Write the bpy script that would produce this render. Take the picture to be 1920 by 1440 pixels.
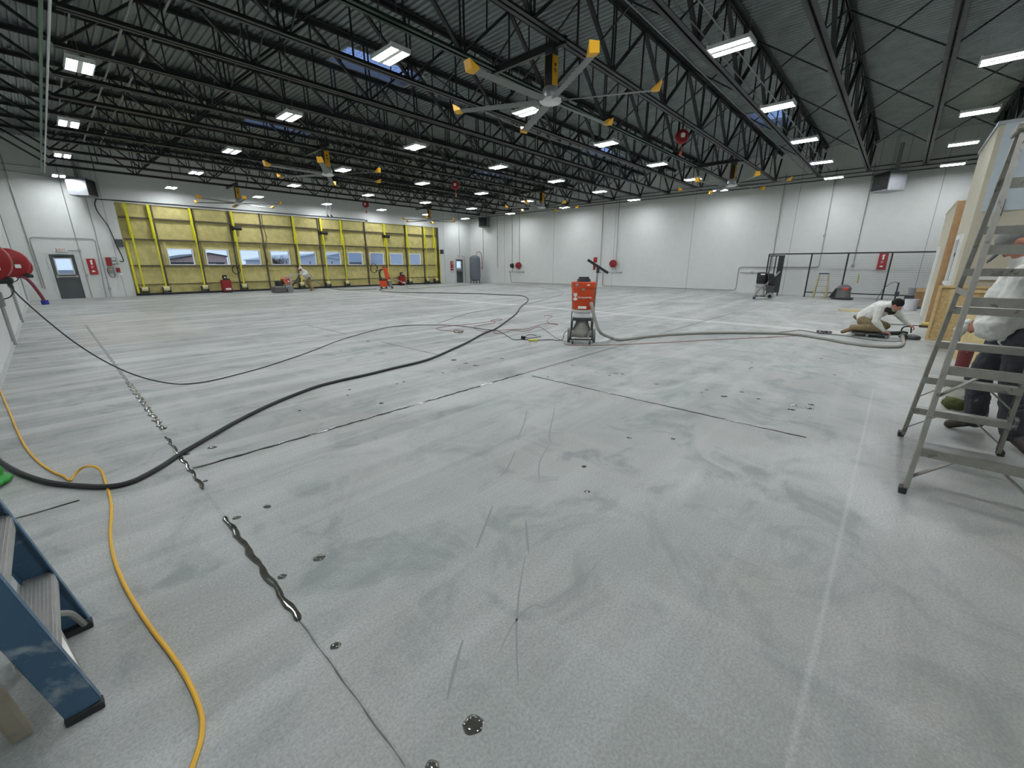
import bpy, math, random
from mathutils import Vector, Matrix, Quaternion
import numpy as np
random.seed(7)
for _o in list(bpy.data.objects): bpy.data.objects.remove(_o)
SC = bpy.context.scene
COL = SC.collection
PI = math.pi
def V(*a): return Vector(a)

# ---------------- camera ----------------
H = 1.55; FPX = 771.37
YAW, PITCH, ROLL = math.radians(47.675), math.radians(16.154), math.radians(-0.069)
_f = V(math.sin(YAW)*math.cos(PITCH), math.cos(YAW)*math.cos(PITCH), -math.sin(PITCH))
_r = V(math.cos(YAW), -math.sin(YAW), 0)
_u = _r.cross(_f)
_r2 = _r*math.cos(ROLL)+_u*math.sin(ROLL); _u2 = -_r*math.sin(ROLL)+_u*math.cos(ROLL)
cd = bpy.data.cameras.new('camera'); cam = bpy.data.objects.new('camera', cd); COL.objects.link(cam)
m = Matrix((( _r2.x,_u2.x,-_f.x,0),(_r2.y,_u2.y,-_f.y,0),(_r2.z,_u2.z,-_f.z,H),(0,0,0,1)))
cam.matrix_world = m
cd.sensor_fit = 'HORIZONTAL'; cd.sensor_width = 36; cd.lens = FPX/1920*36; cd.clip_start = .05; cd.clip_end = 500
SC.camera = cam
# ---------------- world, exposure ----------------
w = bpy.data.worlds.new('sky'); SC.world = w; w.use_nodes = True
nt = w.node_tree; bg = nt.nodes['Background']
tc = nt.nodes.new('ShaderNodeTexCoord'); nz = nt.nodes.new('ShaderNodeTexNoise'); nz.inputs['Scale'].default_value = 2.2; nz.inputs['Detail'].default_value = 5
cr = nt.nodes.new('ShaderNodeValToRGB'); cr.color_ramp.elements[0].position = .35; cr.color_ramp.elements[1].position = .68
cr.color_ramp.elements[0].color = (.8,.87,.97,1); cr.color_ramp.elements[1].color = (1.1,1.1,1.05,1)
nt.links.new(tc.outputs['Generated'], nz.inputs['Vector']); nt.links.new(nz.outputs['Fac'], cr.inputs['Fac']); 
sx = nt.nodes.new('ShaderNodeSeparateXYZ'); nt.links.new(tc.outputs['Generated'], sx.inputs[0])
gr = nt.nodes.new('ShaderNodeValToRGB'); gr.color_ramp.elements[0].position = 0; gr.color_ramp.elements[1].position = .45
gr.color_ramp.elements[0].color = (.74,.85,1.0,1); gr.color_ramp.elements[1].color = (.46,.56,.80,1)
mx = nt.nodes.new('ShaderNodeMix'); mx.data_type = 'RGBA'; mx.blend_type = 'MULTIPLY'; mx.inputs[0].default_value = 1
nt.links.new(sx.outputs[2], gr.inputs['Fac']); nt.links.new(gr.outputs['Color'], mx.inputs[6]); nt.links.new(cr.outputs['Color'], mx.inputs[7])
nt.links.new(mx.outputs[2], bg.inputs['Color'])
bg.inputs['Strength'].default_value = 1.15
SC.view_settings.view_transform = 'Standard'; SC.view_settings.look = 'None'; SC.view_settings.gamma = 1
SC.view_settings.use_curve_mapping = False
SC.view_settings.exposure = 0.0
LIGHT = 105.0      # radiance of the LED panels

# ---------------- pixel to place ----------------
def ray(x, y):
    return _r2*((x-960)/FPX) - _u2*((y-720)/FPX) + _f
def F(x, y, z=0.0):
    d = ray(x,y); t = (z-H)/d.z; return V(d.x*t, d.y*t, z)
def PX(x, y, X):
    d = ray(x,y); t = X/d.x; return V(X, d.y*t, H+d.z*t)
def PY(x, y, Y):
    d = ray(x,y); t = Y/d.y; return V(d.x*t, Y, H+d.z*t)

# ---------------- materials ----------------
def lin(c):
    return tuple(((v/255)/12.92 if v/255 <= .04045 else ((v/255+.055)/1.055)**2.4) for v in c)
class NB:
    def __init__(s, mt): s.t = mt.node_tree; s.n = s.t.nodes; s.p = s.n['Principled BSDF']
    def new(s, k, **kw):
        n = s.n.new(k)
        for a, b in kw.items(): setattr(n, a, b)
        return n
    def li(s, a, b): s.t.links.new(a, b)
    def val(s, sock, v):
        if hasattr(v, 'is_output') or hasattr(v, 'links'): s.li(v, sock)
        else: sock.default_value = v
    def math(s, op, a, b=0, c=0, clamp=False):
        n = s.new('ShaderNodeMath', operation=op, use_clamp=clamp)
        s.val(n.inputs[0], a); s.val(n.inputs[1], b)
        if op in ('MULTIPLY_ADD','SMOOTH_MIN'): s.val(n.inputs[2], c)
        return n.outputs[0]
    def mix(s, f, a, b, mode='MIX'):
        n = s.new('ShaderNodeMix', data_type='RGBA', blend_type=mode)
        s.val(n.inputs[0], f)
        for k, v in ((6,a),(7,b)):
            if isinstance(v, tuple): n.inputs[k].default_value = (*v[:3],1)
            else: s.li(v, n.inputs[k])
        return n.outputs[2]
    def noise(s, vec, scale, detail=4, rough=.55, dist=0):
        n = s.new('ShaderNodeTexNoise'); s.li(vec, n.inputs['Vector'])
        n.inputs['Scale'].default_value = scale; n.inputs['Detail'].default_value = detail
        n.inputs['Roughness'].default_value = rough; n.inputs['Distortion'].default_value = dist
        return n.outputs['Fac']
    def mapr(s, v, a, b, c, d):
        n = s.new('ShaderNodeMapRange'); s.li(v, n.inputs[0])
        for i, q in enumerate((a,b,c,d)): n.inputs[i+1].default_value = q
        return n.outputs[0]
    def vmul(s, vec, t):
        n = s.new('ShaderNodeVectorMath', operation='MULTIPLY'); s.li(vec, n.inputs[0]); n.inputs[1].default_value = t
        return n.outputs[0]
MATS = {}
def mat(name, col, rough=.6, metal=0.0, var=.12, scale=9, bump=0.0, bscale=60, spec=.5, dirt=None, coat=0):
    if name in MATS: return MATS[name]
    mt = bpy.data.materials.new(name); mt.use_nodes = True
    b = NB(mt); c = lin(col)
    co = b.new('ShaderNodeTexCoord').outputs['Object']
    f = b.mapr(b.noise(co, scale, 5), .25, .75, 0, 1)
    lo = tuple(v*(1-var) for v in c); hi = tuple(min(1, v*(1+var)) for v in c)
    cc = b.mix(f, lo, hi)
    if dirt:
        g = b.mapr(b.noise(co, dirt[1], 7, .65, .6), dirt[2], dirt[2]+.1, 0, 1)
        cc = b.mix(g, cc, lin(dirt[0]))
    b.li(cc, b.p.inputs['Base Color'])
    b.li(b.mapr(f, 0, 1, max(0,rough-.06), min(1,rough+.06)), b.p.inputs['Roughness'])
    b.p.inputs['Metallic'].default_value = metal
    b.p.inputs['Specular IOR Level'].default_value = spec
    b.p.inputs['Coat Weight'].default_value = coat
    if bump:
        bn = b.new('ShaderNodeBump'); bn.inputs['Strength'].default_value = bump; bn.inputs['Distance'].default_value = .02
        b.li(b.noise(co, bscale, 4), bn.inputs['Height']); b.li(bn.outputs[0], b.p.inputs['Normal'])
    MATS[name] = mt; return mt
def emis(name, col, st, var=.04):
    if name in MATS: return MATS[name]
    mt = bpy.data.materials.new(name); mt.use_nodes = True; b = NB(mt)
    co = b.new('ShaderNodeTexCoord').outputs['Object']
    c = lin(col); cc = b.mix(b.noise(co, 6), tuple(v*(1-var) for v in c), c)
    b.li(cc, b.p.inputs['Base Color']); b.li(cc, b.p.inputs['Emission Color']); b.p.inputs['Emission Strength'].default_value = st
    MATS[name] = mt; return mt

# ---------------- mesh building ----------------
class MB:
    def __init__(s): s.v = []; s.f = []
    def add(s, vs, fs):
        o = len(s.v); s.v += [tuple(p) for p in vs]; s.f += [tuple(i+o for i in q) for q in fs]; return s
    def box(s, x0, x1, y0, y1, z0, z1):
        vs = [(x,y,z) for x in (x0,x1) for y in (y0,y1) for z in (z0,z1)]
        return s.add(vs, [(0,1,3,2),(4,6,7,5),(0,4,5,1),(2,3,7,6),(0,2,6,4),(1,5,7,3)])
    def hexa(s, vs):   # 8 points: bottom 4 ccw, top 4 ccw
        return s.add(vs, [(3,2,1,0),(4,5,6,7),(0,1,5,4),(1,2,6,5),(2,3,7,6),(3,0,4,7)])
    def bar(s, p0, p1, w, h=None, up=(0,0,1)):
        h = h or w; p0 = Vector(p0); p1 = Vector(p1); d = (p1-p0).normalized(); u = Vector(up)
        if abs(d.dot(u)) > .99: u = V(1,0,0)
        a = d.cross(u).normalized(); b = a.cross(d)
        q = [(-1,-1),(1,-1),(1,1),(-1,1)]
        return s.hexa([p0+a*(i*w/2)+b*(j*h/2) for i,j in q]+[p1+a*(i*w/2)+b*(j*h/2) for i,j in q])
    def tube(s, pts, r, n=8, cap=True):
        pts = [Vector(p) for p in pts]; rs = r if isinstance(r, (list,tuple)) else [r]*len(pts)
        rings = []; prev = None
        for i, p in enumerate(pts):
            d = (pts[min(i+1,len(pts)-1)]-pts[max(i-1,0)])
            d = d.normalized() if d.length > 1e-9 else V(0,0,1)
            if prev is None:
                u = V(0,0,1) if abs(d.z) < .9 else V(1,0,0); a = d.cross(u).normalized()
            else:
                a = (prev - d*prev.dot(d)); a = a.normalized() if a.length > 1e-6 else d.orthogonal().normalized()
            prev = a; b = d.cross(a)
            rings.append([p+(a*math.cos(2*PI*k/n)+b*math.sin(2*PI*k/n))*rs[i] for k in range(n)])
        vs = [q for rg in rings for q in rg]; fs = []
        for i in range(len(pts)-1):
            for k in range(n):
                k2 = (k+1)%n; fs.append((i*n+k, i*n+k2, (i+1)*n+k2, (i+1)*n+k))
        if cap: fs += [tuple(range(n-1,-1,-1)), tuple((len(pts)-1)*n+k for k in range(n))]
        return s.add(vs, fs)
    def cyl(s, p0, p1, r, r2=None, n=20): return s.tube([p0,p1], [r, r if r2 is None else r2], n)
    def lathe(s, prof, n=24, c=(0,0,0), axis='Z'):
        vs = []; fs = []
        for r, z in prof:
            for k in range(n):
                a = 2*PI*k/n; q = (r*math.cos(a), r*math.sin(a), z)
                if axis == 'X': q = (q[2], q[0], q[1])
                if axis == 'Y': q = (q[0], q[2], q[1])
                vs.append((q[0]+c[0], q[1]+c[1], q[2]+c[2]))
        for i in range(len(prof)-1):
            for k in range(n):
                k2 = (k+1)%n; fs.append((i*n+k, i*n+k2, (i+1)*n+k2, (i+1)*n+k))
        fs += [tuple(range(n-1,-1,-1)), tuple((len(prof)-1)*n+k for k in range(n))]
        return s.add(vs, fs)
    def ell(s, c, r, rot=None, n=14, m=9):
        c = Vector(c); vs = []; fs = []
        for i in range(m+1):
            t = PI*i/m
            for k in range(n):
                a = 2*PI*k/n; q = V(r[0]*math.sin(t)*math.cos(a), r[1]*math.sin(t)*math.sin(a), r[2]*math.cos(t))
                if rot: q = rot @ q
                vs.append(c+q)
        for i in range(m):
            for k in range(n):
                k2 = (k+1)%n; fs.append((i*n+k, (i+1)*n+k, (i+1)*n+k2, i*n+k2))
        return s.add(vs, fs)
    def cap(s, p0, r0, p1, r1, n=10):   # closed tapered capsule
        p0 = Vector(p0); p1 = Vector(p1); d = (p1-p0).normalized() if (p1-p0).length>1e-6 else V(0,0,1)
        pts = []; rs = []
        for a in (-80,-50,-20): pts.append(p0+d*r0*math.sin(math.radians(a))); rs.append(r0*math.cos(math.radians(a)))
        pts.append(p0); rs.append(r0); pts.append(p1); rs.append(r1)
        for a in (20,50,80): pts.append(p1+d*r1*math.sin(math.radians(a))); rs.append(r1*math.cos(math.radians(a)))
        return s.tube(pts, rs, n)
    def prism(s, poly, a0, a1, axis='Y'):   # closed polygon extruded along an axis
        n = len(poly)
        def P(q, a):
            return {'Y':(q[0],a,q[1]),'X':(a,q[0],q[1]),'Z':(q[0],q[1],a)}[axis]
        vs = [P(q,a0) for q in poly]+[P(q,a1) for q in poly]
        return s.add(vs, [tuple(range(n-1,-1,-1)), tuple(range(n,2*n))]+[(i,(i+1)%n,n+(i+1)%n,n+i) for i in range(n)])
    def xf(s, M):
        s.v = [tuple(M @ Vector(p)) for p in s.v]; return s
    def build(s, name, m, parent=None, loc=None, rotz=0, smooth=True, bevel=0):
        me = bpy.data.meshes.new(name); me.from_pydata(s.v, [], s.f); me.update()
        me.materials.append(m)
        if smooth:
            me.polygons.foreach_set('use_smooth', [True]*len(me.polygons))
            me.set_sharp_from_angle(angle=math.radians(38))
        o = bpy.data.objects.new(name, me); COL.objects.link(o)
        if parent: o.parent = parent
        if loc: o.location = loc
        if rotz: o.rotation_euler = (0,0,rotz)
        if bevel:
            b = o.modifiers.new('bevel','BEVEL'); b.width = bevel; b.segments = 2; b.limit_method = 'ANGLE'
        return o
def tag(o, label, cat, group=None, kind=None):
    if label: o['label'] = label
    if cat: o['category'] = cat
    if group: o['group'] = group
    if kind: o['kind'] = kind
    return o
def thing(name, label, cat, loc=(0,0,0), rotz=0, group=None):
    o = bpy.data.objects.new(name, None); COL.objects.link(o); o.location = loc; o.rotation_euler = (0,0,rotz)
    o.empty_display_size = .1
    return tag(o, label, cat, group)
def struct(o): o['kind'] = 'structure'; return o
def dup(root, loc=None, rotz=None, label=None, group=None):
    r = root.copy(); COL.objects.link(r)
    if loc is not None: r.location = loc
    if rotz is not None: r.rotation_euler = (0,0,rotz)
    if label: r['label'] = label
    if group: r['group'] = group
    for ch in list(root.children):
        c = ch.copy(); COL.objects.link(c); c.parent = r
        for g in list(ch.children):
            d = g.copy(); COL.objects.link(d); d.parent = c
    return r
def text(name, body, size, m, parent, M, depth=.004, align='CENTER'):
    cu = bpy.data.curves.new(name, 'FONT'); cu.body = body; cu.size = size; cu.extrude = depth; cu.align_x = align; cu.align_y = 'CENTER'
    t = bpy.data.objects.new(name, cu); COL.objects.link(t)
    bpy.context.view_layer.update()
    me = bpy.data.meshes.new_from_object(t.evaluated_get(bpy.context.evaluated_depsgraph_get()))
    bpy.data.objects.remove(t)
    me.transform(M); me.materials.clear(); me.materials.append(m)
    o = bpy.data.objects.new(name, me); COL.objects.link(o); o.parent = parent
    return o
def smoothpath(pts, sub=6):
    pts = [Vector(p) for p in pts]; out = []
    for i in range(len(pts)-1):
        p0 = pts[max(i-1,0)]; p1 = pts[i]; p2 = pts[i+1]; p3 = pts[min(i+2,len(pts)-1)]
        for k in range(sub):
            t = k/sub
            out.append(.5*((2*p1)+(p2-p0)*t+(2*p0-5*p1+4*p2-p3)*t*t+(-p0+3*p1-3*p2+p3)*t**3))
    out.append(pts[-1]); return out
ORD = ['first','second','third','fourth','fifth','sixth','seventh','eighth','ninth','tenth','eleventh','twelfth','thirteenth','fourteenth','fifteenth','sixteenth','seventeenth','eighteenth','nineteenth','twentieth']

# ---------------- palette ----------------
m_wall = mat('painted_wall', (208,211,208), .65, var=.03, scale=3, bump=.05, bscale=250)
m_trim = mat('wall_groove', (150,154,153), .7)
m_deck = mat('galvanised_deck', (136,144,142), .38, .75, var=.22, scale=2.5, bump=.1, bscale=12)
m_steel = mat('dark_joist_paint', (48,50,50), .45, .2, var=.18, scale=4)
m_steelg = mat('green_joist_primer', (44,66,56), .45, .2, var=.18, scale=4)
m_alu = mat('aluminium', (168,168,162), .38, .75, var=.12, scale=14, dirt=((120,118,108),9,.6))
m_lad = mat('worn_ladder_aluminium', (152,150,143), .5, .55, var=.15, scale=14, dirt=((98,94,84),11,.58))
m_galv = mat('conduit_metal', (160,163,162), .42, .55, var=.08)
m_white = mat('white_metal', (228,230,228), .45, var=.04)
m_black = mat('black_plastic', (22,22,23), .5, var=.2)
m_rubber = mat('black_rubber', (40,41,42), .6, var=.15, scale=30)
m_grey = mat('grey_plastic', (120,124,122), .5)
m_dgrey = mat('dark_grey_metal', (70,73,74), .45, .3)
m_red = mat('red_enamel', (138,16,22), .45, var=.12)
m_redp = mat('red_panel', (160,26,34), .5)
m_orange = mat('orange_enamel', (206,72,28), .42, var=.1, dirt=((150,110,90),12,.68))
m_yel = mat('yellow_strap', (214,208,40), .6, var=.12)
m_fany = mat('fan_yellow', (228,170,26), .5, var=.08)
m_blade = mat('fan_blade_metal', (122,124,122), .5, .3, var=.08)
m_lit = emis('led_panel', (247,251,255), LIGHT)
m_osb = mat('strand_board', (208,180,128), .75, var=.25, scale=22, bump=.5, bscale=30)
m_ply = mat('plywood_brown', (184,148,108), .7, var=.16, scale=7, bump=.2)
m_pine = mat('pine_timber', (214,190,140), .65, var=.12, scale=12)
m_foam = mat('spray_foam', (196,185,122), .85, var=.2, scale=3.5, bump=.9, bscale=5)
m_insul = mat('cream_sheathing', (200,194,174), .75, var=.08, scale=4, bump=.2, bscale=20)
m_glass = mat('pane_glass', (230,238,240), .05, var=.01)
m_glass.node_tree.nodes['Principled BSDF'].inputs['Transmission Weight'].default_value = 1.0
m_glass.node_tree.nodes['Principled BSDF'].inputs['IOR'].default_value = 1.02
m_skin = mat('skin', (188,128,108), .55, var=.08, scale=20)
m_sweat = mat('white_sweatshirt', (222,222,216), .85, var=.08, scale=6, bump=.35, bscale=14)
m_khaki = mat('khaki_trousers', (134,118,88), .85, var=.15, scale=8, bump=.3, bscale=16)
m_dpants = mat('dusty_dark_trousers', (58,60,66), .85, var=.25, scale=6, bump=.35, bscale=14, dirt=((150,150,150),9,.60))
m_boot = mat('tan_boot', (132,108,80), .7, var=.2, scale=20)
m_dboot = mat('dark_boot', (62,56,50), .7, var=.2, scale=20, dirt=((120,116,108),16,.62))
m_blue = mat('blue_fibreglass', (62,96,124), .45, var=.12, scale=3, dirt=((142,156,164),3.5,.58))
# ================= THE SETTING =================
XL, XR, YF, YB, ZD = -0.72, 26.6, 29.3, -6.5, 6.95
# floor
def floor_mat():
    mt = bpy.data.materials.new('ground_concrete'); mt.use_nodes = True; b = NB(mt)
    pos = b.new('ShaderNodeNewGeometry').outputs['Position']
    sp = b.new('ShaderNodeSeparateXYZ'); b.li(pos, sp.inputs[0]); X, Y = sp.outputs[0], sp.outputs[1]
    base = b.mix(b.mapr(b.noise(pos, .45, 6, .6, .4), .3, .7, 0, 1), lin((150,154,150)), lin((184,187,183)))
    # warm and cool clouds
    base = b.mix(b.mapr(b.noise(pos, .8, 3, .5), .48, .62, 0, .5), base, lin((168,164,159)))
    base = b.mix(b.mapr(b.noise(pos, 1.7, 6, .62, 1.2), .50, .64, 0, .75), base, lin((128,136,134)))
    # long grinding passes running across the hall
    st = b.noise(b.vmul(pos, (.16, 2.6, 1)), 1.0, 7, .62, .25)
    far = b.mapr(Y, 1.5, 7, .25, 1)
    base = b.mix(b.math('MULTIPLY', b.mapr(st, .48, .60, 0, .6), far), base, lin((212,215,213)))
    base = b.mix(b.math('MULTIPLY', b.mapr(st, .46, .34, 0, .5), far), base, lin((134,141,141)))
    st2 = b.noise(b.vmul(pos, (.5, 9, 1)), 1.0, 5, .6)
    base = b.mix(b.math('MULTIPLY', b.mapr(st2, .56, .68, 0, .5), far), base, lin((128,134,134)))
    base = b.mix(b.mapr(b.noise(b.vmul(pos,(.6,1.2,1)), .7, 5, .6, .8), .52, .66, 0, .6), base, lin((204,208,205)))
    rm = b.new('ShaderNodeMapping'); rm.inputs['Rotation'].default_value = (0,0,.55); rm.inputs['Scale'].default_value = (3.2,.35,1); b.li(pos, rm.inputs[0])
    base = b.mix(b.mapr(b.noise(rm.outputs[0], 1.0, 5, .6, .6), .55, .75, 0, .3), base, lin((198,202,199)))
    def band(v, c, wd):   # 1 inside |v-c|<wd
        return b.math('SUBTRACT', 1, b.math('DIVIDE', b.math('ABSOLUTE', b.math('SUBTRACT', v, c)), wd), clamp=True)
    def rng(v, a, c): return b.math('MULTIPLY', b.math('GREATER_THAN', v, a), b.math('LESS_THAN', v, c))
    # unsanded darker rectangles left of the far end
    pm = b.math('MULTIPLY', rng(X, 2.0, 6.6), rng(Y, 17.5, 23.5))
    bars = b.math('LESS_THAN', b.math('FRACT', b.math('MULTIPLY', Y, .5)), .86)
    base = b.mix(b.math('MULTIPLY', b.math('MULTIPLY', pm, bars), .6), base, lin((150,150,144)))
    pm = b.math('MULTIPLY', rng(X, .2, 2.4), rng(Y, 11.5, 19))
    base = b.mix(b.math('MULTIPLY', pm, .35), base, lin((190,182,168)))
    base = b.mix(b.math('MULTIPLY', b.mapr(Y, .6, -.8, 0, .35), b.mapr(X, 10, 5, 0, 1)), base, lin((150,147,141)))
    # dusty white bands along slab joints
    wob = b.math('MULTIPLY', b.noise(pos, 1.2), .12)
    base = b.mix(b.math('MULTIPLY', band(b.math('ADD', X, wob), 12.5, .32), .75), base, lin((226,226,220)))
    base = b.mix(b.math('MULTIPLY', b.math('MULTIPLY', band(Y, -.03, .018), rng(X, .5, 7)), .3), base, lin((214,216,212)))
    base = b.mix(b.math('MULTIPLY', b.math('MULTIPLY', band(X, 4.47, .02), rng(Y, -1, .36)), .3), base, lin((214,216,212)))
    # faint saw cuts
    for v, cs in ((X, (.455, 8.45, 16.4, 20.4, 24.4)), (Y, (7.7, 11.6, 15.5, 19.4, 23.3))):
        for c in cs: base = b.mix(b.math('MULTIPLY', b.math('GREATER_THAN', band(v, c, .012), .02), .22), base, lin((120,124,122)))
    base = b.mix(b.math('MULTIPLY', b.math('GREATER_THAN', band(X, 4.47, .01), .02), .2), base, lin((120,124,122)))
    # fine aggregate
    base = b.mix(b.mapr(b.noise(pos, 85, 4, .75), .38, .62, 0, .42), base, lin((104,108,105)))
    ag = b.math('MULTIPLY', b.mapr(b.noise(pos, 150, 2), .66, .74, 0, 1), b.mapr(b.noise(pos, .9, 3), .48, .62, 0, .8))
    base = b.mix(ag, base, lin((214,206,196)))
    b.li(base, b.p.inputs['Base Color'])
    b.li(b.mapr(b.noise(pos, 1.3, 5), .3, .7, .42, .62), b.p.inputs['Roughness'])
    b.p.inputs['Specular IOR Level'].default_value = .45
    bn = b.new('ShaderNodeBump'); bn.inputs['Strength'].default_value = .12; bn.inputs['Distance'].default_value = .004
    b.li(b.noise(pos, 110, 3), bn.inputs['Height']); b.li(bn.outputs[0], b.p.inputs['Normal'])
    return mt
struct(MB().box(XL-.2, XR+.2, YB-.2, YF+.25, -.2, 0).build('floor', floor_mat(), smooth=False))

DX0, DX1, DZ1 = 3.02, 23.0, 4.55
W0 = .25
def wall_with_holes(name, holes):    # far wall, in strips around its openings
    mb = MB(); xs = sorted({XL-.2, XR+.2, *[h[0] for h in holes], *[h[1] for h in holes]})
    for a, c in zip(xs, xs[1:]):
        h = [q for q in holes if q[0] <= a+1e-6 and q[1] >= c-1e-6]
        if h: mb.box(a, c, YF, YF+W0, h[0][2], 7.3)
        else: mb.box(a, c, YF, YF+W0, -.1, 7.3)
    return struct(mb.build(name, m_wall, smooth=False))
wall_with_holes('wall_far', [(.28,1.17,2.06),(DX0,DX1,DZ1),(24.77,25.62,2.03)])
struct(MB().box(XL-.2, XL, YB, YF, -.1, 7.3).build('wall_left', m_wall, smooth=False))
struct(MB().box(XR, XR+.2, YB, YF, -.1, 7.3).build('wall_right', m_wall, smooth=False))
struct(MB().box(XL-.2, XR+.2, YB-.2, YB, -.1, 7.3).build('wall_back', m_wall, smooth=False))
# panel joints of the white wall, and the base strips
i = 0
for yy in (25.06, 19.92, 14.78, 9.64, 4.5, -.64):
    i += 1; struct(MB().box(XR-.003, XR+.01, yy-.012, yy+.012, 0, 6.9).build('trim_%d' % i, m_trim, smooth=False))
for yy in (24.0, 18.8, 13.6, 8.4, 3.2):
    i += 1; struct(MB().box(XL-.01, XL+.003, yy-.012, yy+.012, 0, 6.9).build('trim_%d' % i, m_trim, smooth=False))
for xx in (2.62, 23.55):
    i += 1; struct(MB().box(xx-.012, xx+.012, YF-.003, YF+.01, 0, 6.9).build('trim_%d' % i, m_trim, smooth=False))
struct(MB().box(XL, XL+.035, YB, YF, 0, .12).build('baseboard_left', mat('base_strip', (196,199,197), .6), smooth=False))

# ceiling: corrugated deck, ribs running to the far wall, cut open for the skylights
SKY = [(7.65,12.1),(7.65,20.0),(20.1,4.75),(20.1,12.1),(20.1,20.0)]
SW, SL = 1.22, .58
def deck():
    mb = MB(); P = .152; prof = [(0,0),(.045,0),(.062,.038),(.135,.038),(.152,0)]
    x = XL
    while x < XR:
        cuts = sorted([(sy-SL, sy+SL) for sx, sy in SKY if sx-SW < x+P/2 < sx+SW])
        y = YB; segs = []
        for a, c in cuts: segs.append((y, a)); y = c
        segs.append((y, YF))
        for a, c in segs:
            vs = [(x+px_, a, ZD+pz) for px_, pz in prof]+[(x+px_, c, ZD+pz) for px_, pz in prof]
            mb.add(vs, [(k, k+1, k+6, k+5) for k in range(4)])
        x += P
    return struct(mb.build('ceiling', m_deck, smooth=False))
deck()
m_skylt = mat('skylight_film', (150,172,214), .3, var=.04)
_p = m_skylt.node_tree.nodes['Principled BSDF']; _p.inputs['Transmission Weight'].default_value = 1; _p.inputs['IOR'].default_value = 1.01; _p.inputs['Roughness'].default_value = .0
for _l in list(m_skylt.node_tree.links):
    if _l.to_socket == _p.inputs['Roughness']: m_skylt.node_tree.links.remove(_l)
_p.inputs['Roughness'].default_value = .02
SKL = ['nearest-left blue skylight, behind the big front fan','blue skylight high on the left, beyond the front-left one','blue skylight at upper right, behind the row of long lights','small blue skylight in the right half, second from the front','farthest small blue skylight near the ceiling centre']
for n, (sx, sy) in enumerate(SKY):
    t = thing('skylight', SKL[n], 'skylight', (sx, sy, ZD), 0, 'blue roof skylights')
    mb = MB()
    for a in (-SW, SW): mb.box(a-.03, a+.03, -SL-.03, SL+.03, -.02, .3)
    for a in (-SL, SL): mb.box(-SW, SW, a-.03, a+.03, -.02, .3)
    mb.build('curb', m_galv, t, smooth=False)
    MB().box(-SW, SW, -SL, SL, .28, .30).build('glazing', m_skylt, t, smooth=False)
    mb = MB()
    for k in range(1, 16): mb.bar((-SW+k*.1525,-SL,.18),(-SW+k*.1525,SL,.18),.008)
    for k in range(1, 8): mb.bar((-SW,-SL+k*.145,.18),(SW,-SL+k*.145,.18),.008)
    mb.build('safety_grid', m_white, t, smooth=False)

# exit doors
m_door = mat('dark_grey_door', (78,84,86), .5, var=.06)
m_frame = mat('door_frame_paint', (200,203,201), .55)
def exit_door(name, x0, x1, h, wx0, wx1, lab):
    t = bpy.data.objects.new(name, None); COL.objects.link(t); t.location = (x0, YF, 0); struct(t)
    W = x1-x0
    mb = MB(); mb.box(-.06, .03, -.03, .12, 0, h+.06).box(W-.03, W+.06, -.03, .12, 0, h+.06).box(.03, W-.03, -.03, .12, h-.02, h+.06)
    mb.build('door_frame', m_frame, t, smooth=False)
    mb = MB(); a, c = wx0*W, wx1*W; z0, z1 = 1.16, 1.86
    mb.box(.03, a, .02, .07, .01, h-.02).box(c, W-.03, .02, .07, .01, h-.02).box(a, c, .02, .07, .01, z0).box(a, c, .02, .07, z1, h-.02)
    mb.build('door_leaf', m_door, t, smooth=False)
    mb = MB()
    for q in ((a-.03,a+.015,z0-.03,z1+.03),(c-.015,c+.03,z0-.03,z1+.03)): mb.box(q[0],q[1],0,.09,q[2],q[3])
    for q in ((z0-.03,z0+.015),(z1-.015,z1+.03)): mb.box(a,c,0,.09,q[0],q[1])
    wf = mb.build('window_frame', m_frame, t, smooth=False)
    MB().box(a, c, .04, .046, z0, z1).build('pane', m_glass, wf, smooth=False)
    mb = MB(); mb.box(.08, W-.08, -.07, -.02, 1.0, 1.07).box(.08,.16,-.08,.02,.97,1.1).box(W-.16,W-.08,-.06,.02,.98,1.09)
    mb.build('panic_bar', m_alu, t, smooth=False, bevel=.008)
    MB().box(.25*W, .75*W, -.05, .02, h-.12, h-.06).build('door_closer', m_dgrey, t, smooth=False, bevel=.01)
    return t
exit_door('door_1', .28, 1.17, 2.06, .2, .8, '')
exit_door('door_2', 24.77, 25.62, 2.03, .12, .75, '')

# outside, seen through the door windows and the skylights
struct(MB().box(-120, 160, YF+.25, 220, -.3, -.05).build('ground', mat('wet_apron', (120,124,128), .6, var=.12, scale=.5), smooth=False))
def gable(name, label, x0, x1, y, eave, ridge, dep, m1, m2, extra=None):
    t = thing(name, label, 'building', (x0, y, 0)); W = x1-x0
    MB().prism([(0,0),(W,0),(W,eave),(W/2,ridge),(0,eave)], 0, dep, 'Y').build('wall', m1, t, smooth=False)
    mb = MB(); mb.prism([(-.3,eave-.05),(W/2,ridge),(W+.3,eave-.05),(W+.3,eave+.12),(W/2,ridge+.17),(-.3,eave+.12)], -.4, dep+.3, 'Y')
    mb.build('roof', m2, t, smooth=False)
    if extra: extra(t, W)
    return t
m_brick = mat('red_brick', (214,180,168), .85, var=.2, scale=3)
m_shed = mat('white_cladding', (226,230,238), .6, var=.05)
m_shed2 = mat('pale_grey_cladding', (206,214,226), .6, var=.05)
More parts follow.
